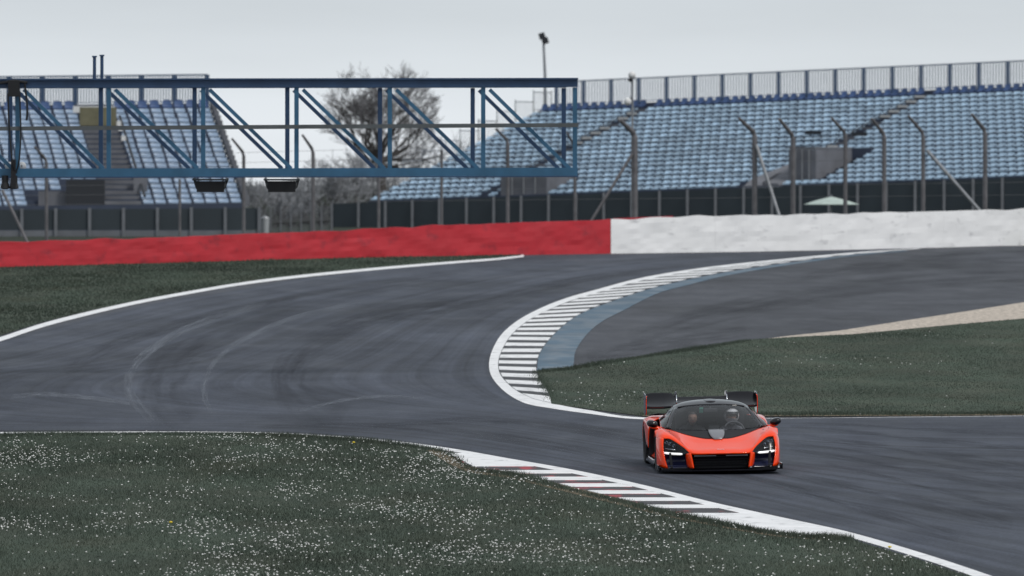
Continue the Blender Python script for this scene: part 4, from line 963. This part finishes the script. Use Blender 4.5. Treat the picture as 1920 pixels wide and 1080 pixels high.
# wheels
for (y, r, xo, wd) in ((1.08, .322, .965, .25), (3.78, .338, .98, .32)):
    for sx_ in (-1, 1):
        wh = bpy.data.objects.new('wheel', None); COL.objects.link(wh); wh.parent = car; c = (0, y, r)
        o_ = sx_*xo; i_ = sx_*(xo-wd); s_ = sx_
        b = MB(); b.lathe([(o_-s_*.03,r*.70),(o_-s_*.004,r*.76),(o_,r*.88),(o_-s_*.02,r*.965),(o_-s_*.06,r),(i_+s_*.06,r),(i_+s_*.02,r*.965),(i_,r*.88),(i_+s_*.004,r*.76),(i_+s_*.03,r*.70)], c, 'x', 40); cmesh('tyre', b, M_TYRE, wh, True, False)
        b = MB(); b.lathe([(o_-s_*.03,r*.705),(o_-s_*.045,r*.66),(o_-s_*.15,r*.64),(i_+s_*.03,r*.70)], c, 'x', 32)
        for k in range(9):
            a = 2*math.pi*k/9; d = Vector((0, math.cos(a), math.sin(a))); cc = Vector((o_-s_*.06, y, r)); b.bar(cc+d*.04, cc+d*r*.67, .03, .02, up=(1,0,0))
        b.lathe([(o_-s_*.05,.001),(o_-s_*.045,.035),(o_-s_*.06,.05),(o_-s_*.10,.05)], c, 'x', 16); cmesh('rim', b, M_RIM, wh, False, False)
        b = MB(); b.lathe([(o_-s_*.12,.06),(o_-s_*.12,r*.58),(o_-s_*.15,r*.58),(o_-s_*.15,.06)], c, 'x', 24); cmesh('brake_disc', b, M_STEEL, wh, False, False)
        b = MB(); n = 16; R2 = r+.014 if y < 2 else r+.03
        for xx in (sx_*(xo-.02 if y < 2 else xo-.015), sx_*(.74 if y < 2 else .55)):
            for k in range(n+1): a = math.pi*(k/n*1.16-.08); b.V.append(Vector((xx, y+R2*math.cos(a), r+R2*math.sin(a))))
        for k in range(n): b.F.append((k, k+1, n+2+k, n+1+k))
        b.F.append(tuple(range(n+1, 2*n+2))); cmesh('wheel_arch_liner', b, M_MATTE, car)
# cabin
b = MB(); b.add([(-.70,1.36,.60),(.70,1.36,.60),(.66,1.58,.63),(-.66,1.58,.63),(-.66,1.62,.45),(.66,1.62,.45),(-.72,1.30,.40),(.72,1.30,.40)], [(0,1,2,3),(3,2,5,4),(0,3,4,6),(1,7,5,2),(6,7,1,0)]); cmesh('dashboard', b, M_INT)
b = MB(); b.add([(-.72,1.16,.655),(.72,1.16,.655),(.70,1.37,.60),(-.70,1.37,.60)], [(0,1,2,3)])
b = MB(); b.box((-.66,2.78,.12),(.66,2.84,.92)); cmesh('rear_bulkhead', b, M_INT)
b = MB(); b.frame((.01,1.60,.675), (.085,0,0), (0,.008,.0), (0,.01,.05)); o = cmesh('screen', b, mat('screen', (.012,.013,.016), .4)); b = MB(); b.bar((-.075,1.59,.727),(.095,1.59,.727),.008,.01); b.bar((.097,1.588,.63),(.097,1.588,.727),.008,.01); cmesh('screen_trim', b, M_CHROME)
b = MB(); b.frame((-.02,1.98,.935), (.11,0,0), (0,.02,0), (0,0,.030)); cmesh('rear_view_mirror', b, M_INT, bevel=.01)
b = MB(); b.tube([(-.02,1.98,.955),(-.02,2.06,1.01)], .012, 6); cmesh('mirror_mount', b, M_INT)
b = MB(); b.frame((-.17,1.95,.94), (.03,0,0), (0,.004,.006), (0,-.01,.035)); cmesh('windscreen_green_patch', b, mat('green_patch', (.05,.33,.24), .5))  # small green plate just inside the top of the windscreen
for sx_ in (-1, 1):
    b = MB(); b.add([(sx_*.33+dx, y, z) for y, z in ((1.85,.16),(2.20,.14),(2.37,.45),(2.45,.90)) for dx in (-.22,.22)], [(0,1,3,2),(2,3,5,4),(4,5,7,6)]); o = cmesh('seat', b, M_INT); md = o.modifiers.new('s', 'SOLIDIFY'); md.thickness = .06
b = MB(); P = [(.33+.165*math.cos(2*math.pi*k/24), 1.70+.045*math.sin(2*math.pi*k/24), .60+.155*math.sin(2*math.pi*k/24)) for k in range(25)]; b.tube(P, .016, 8); b.bar((.18,1.70,.60),(.48,1.70,.60),.04,.02); b.bar((.33,1.69,.47),(.33,1.70,.60),.04,.02); b.tube([(.33,1.70,.60),(.33,1.58,.56)], .03, 8); cmesh('steering_wheel', b, mat('wheel_trim', (.10,.10,.11), .45), smooth=False)
# badge on the nose
cu = bpy.data.curves.new('badge', 'FONT'); cu.body = 'McLaren'; cu.size = .034; cu.align_x = 'CENTER'; cu.extrude = .0015
tmp = bpy.data.objects.new('badge_curve', cu); COL.objects.link(tmp); dg = bpy.context.evaluated_depsgraph_get(); me = bpy.data.meshes.new_from_object(tmp.evaluated_get(dg)); bpy.data.objects.remove(tmp)
o = link('badge', me, mat('badge_silver', (.75,.75,.77), .3, metal=.3), car, True); me.transform(Matrix.Rotation(math.radians(22), 4, 'X')); o.location = rl((0,.122,.388))
# tow strap loop and sill lights
b = MB(); b.bar((.455,.045,.108),(.485,.045,.108),.02,.02); cmesh('jewel_marker', b, M_CHROME)

# ------------------------------------------------------------------ driver and passenger
def skin_body(name, joints, edges, m, parent, root):
    me = bpy.data.meshes.new(name); me.from_pydata([j[:3] for j in joints], edges, []); o = link(name, me, m, parent, True)
    bm = bmesh.new(); bm.from_mesh(me); lay = bm.verts.layers.skin.verify()
    for v, j in zip(bm.verts, joints): v[lay].radius = (j[3], j[4] if len(j) > 4 else j[3])
    bm.verts.ensure_lookup_table(); bm.verts[root][lay].use_root = True; bm.to_mesh(me); bm.free()
    md = o.modifiers.new('skin', 'SKIN'); md.use_smooth_shade = True; md = o.modifiers.new('sub', 'SUBSURF'); md.levels = 1; md.render_levels = 1
    return o
def person(px_, label, suit, hands):
    base = car.matrix_basis @ Vector((px_, 2.12, .17)); t = thing('person', label, 'person', base, rot=RC)
    J = [(0,.08,.08,.15,.12),(0,.14,.22,.14,.11),(0,.17,.36,.16,.11),(0,.15,.46,.10,.08),(0,.12,.54,.055,.055),(0,.08,.66,.075,.085)]; E = [(0,1),(1,2),(2,3),(3,4),(4,5)]
    def add(par, *p): J.append(p); E.append((par, len(J)-1)); return len(J)-1
    for s_ in (-1, 1):
        a = add(3, s_*.17, .14, .44, .065); e_ = add(a, s_*.25, -.08, .26, .050)
        if hands: wr = add(e_, s_*.165, -.34, .40, .033); pl = add(wr, s_*.158, -.40, .435, .028, .036)
        else: wr = add(e_, s_*.10, -.22, .16, .033); pl = add(wr, s_*.06, -.28, .15, .028, .036)
        q = J[pl]
        for k, ln in enumerate((.045, .055, .052, .042)):
            f0 = add(pl, q[0]+(k-1.5)*.008, q[1]-.03, q[2]+(k-1.5)*.018+.01, .0095); add(f0, q[0]-s_*.008+(k-1.5)*.008, q[1]-.03-ln*.5, q[2]+(k-1.5)*.018-.012, .0085)
        th_ = add(pl, q[0]-s_*.03, q[1]-.005, q[2]+.03, .010); add(th_, q[0]-s_*.045, q[1]-.03, q[2]+.035, .009)
        h = add(0, s_*.10, .0, .07, .085); kn_ = add(h, s_*.14, -.40, .22, .062); ft = add(kn_, s_*.10, -.75, .02, .042); add(ft, s_*.10, -.86, .05, .035)
    skin_body('body', J, E, suit, t, 0); return t
def head_blob(name, t, m, c, r, prof=None, smooth=True, cut=None):
    b = MB(); n = 20; mth = 12
    for i in range(mth+1):
        ph = math.pi*i/mth
        for k in range(n):
            a = 2*math.pi*k/n; x, y, z = math.sin(ph)*math.cos(a), math.sin(ph)*math.sin(a), math.cos(ph)
            if z < 0: x *= 1-.22*z*z; y = y*(1-.15*z*z)
            b.V.append(Vector((c[0]+x*r[0], c[1]+y*r[1], c[2]+z*r[2])))
    for i in range(mth):
        for k in range(n):
            a, b_ = i*n+k, i*n+(k+1) % n; f = (a, b_, b_+n, a+n); ctr = (b.V[a]+b.V[b_+n])/2-Vector(c)
            if cut and cut(ctr): continue
            b.F.append(f)
    return b.build(name, m, t, True, smooth)
M_SKIN = mat('skin', (.36, .22, .165), .6); M_HAIR = mat('dark_hair', (.03,.022,.018), .6)
M_SUIT = mat('driver_suit', (.22,.22,.24), .8, var=.3, vscale=12); M_COAT = mat('passenger_jacket', (.035,.036,.042), .8, var=.2, vscale=8)
def face(t, c, m=M_SKIN):
    head_blob('head', t, m, c, (.078,.098,.115))
    b = MB(); b.add([(c[0]-.013,c[1]-.092,c[2]-.025),(c[0]+.013,c[1]-.092,c[2]-.025),(c[0],c[1]-.122,c[2]-.022),(c[0],c[1]-.092,c[2]+.025)], [(0,2,3),(2,1,3),(0,1,2)]); b.build('nose', m, t, True)
    for s_ in (-1, 1):
        MB().frame((c[0]+s_*.032, c[1]-.090, c[2]+.012), (.010,0,0), (0,.005,0), (0,0,.004)).build('eye', mat('eye', (.04,.03,.025), .3), t, True)
        MB().frame((c[0]+s_*.078, c[1], c[2]-.005), (.008,0,0), (0,.018,0), (0,0,.03)).build('ear', m, t, True)
    MB().frame((c[0], c[1]-.088, c[2]-.055), (.022,0,0), (0,.006,0), (0,0,.005)).build('mouth', mat('lips', (.35,.14,.12), .5), t, True)
drv = person(.32, 'driver in a white full-face helmet gripping the steering wheel', M_SUIT, True)
hc = (0, .03, .665); face(drv, hc)
head_blob('helmet', drv, mat('white_helmet', (.80,.80,.81), .25, coat=.6), (0,.035,.672), (.122,.145,.142), cut=lambda v: v.y < -.07 and -.035 < v.z < .055)
head_blob('visor_edge', drv, M_BLACK, (0,.035,.672), (.1225,.1455,.1425), cut=lambda v: not (v.y < -.055 and (-.052 < v.z < -.03 or .05 < v.z < .07)))
pas = person(-.31, 'passenger with dark hair and dark jacket in the left-hand seat', M_COAT, False)
hc = (0, .02, .635); face(pas, hc)
head_blob('hair', pas, M_HAIR, (0,.030,.645), (.092,.112,.122), cut=lambda v: v.y < -.05 and v.z < .055)
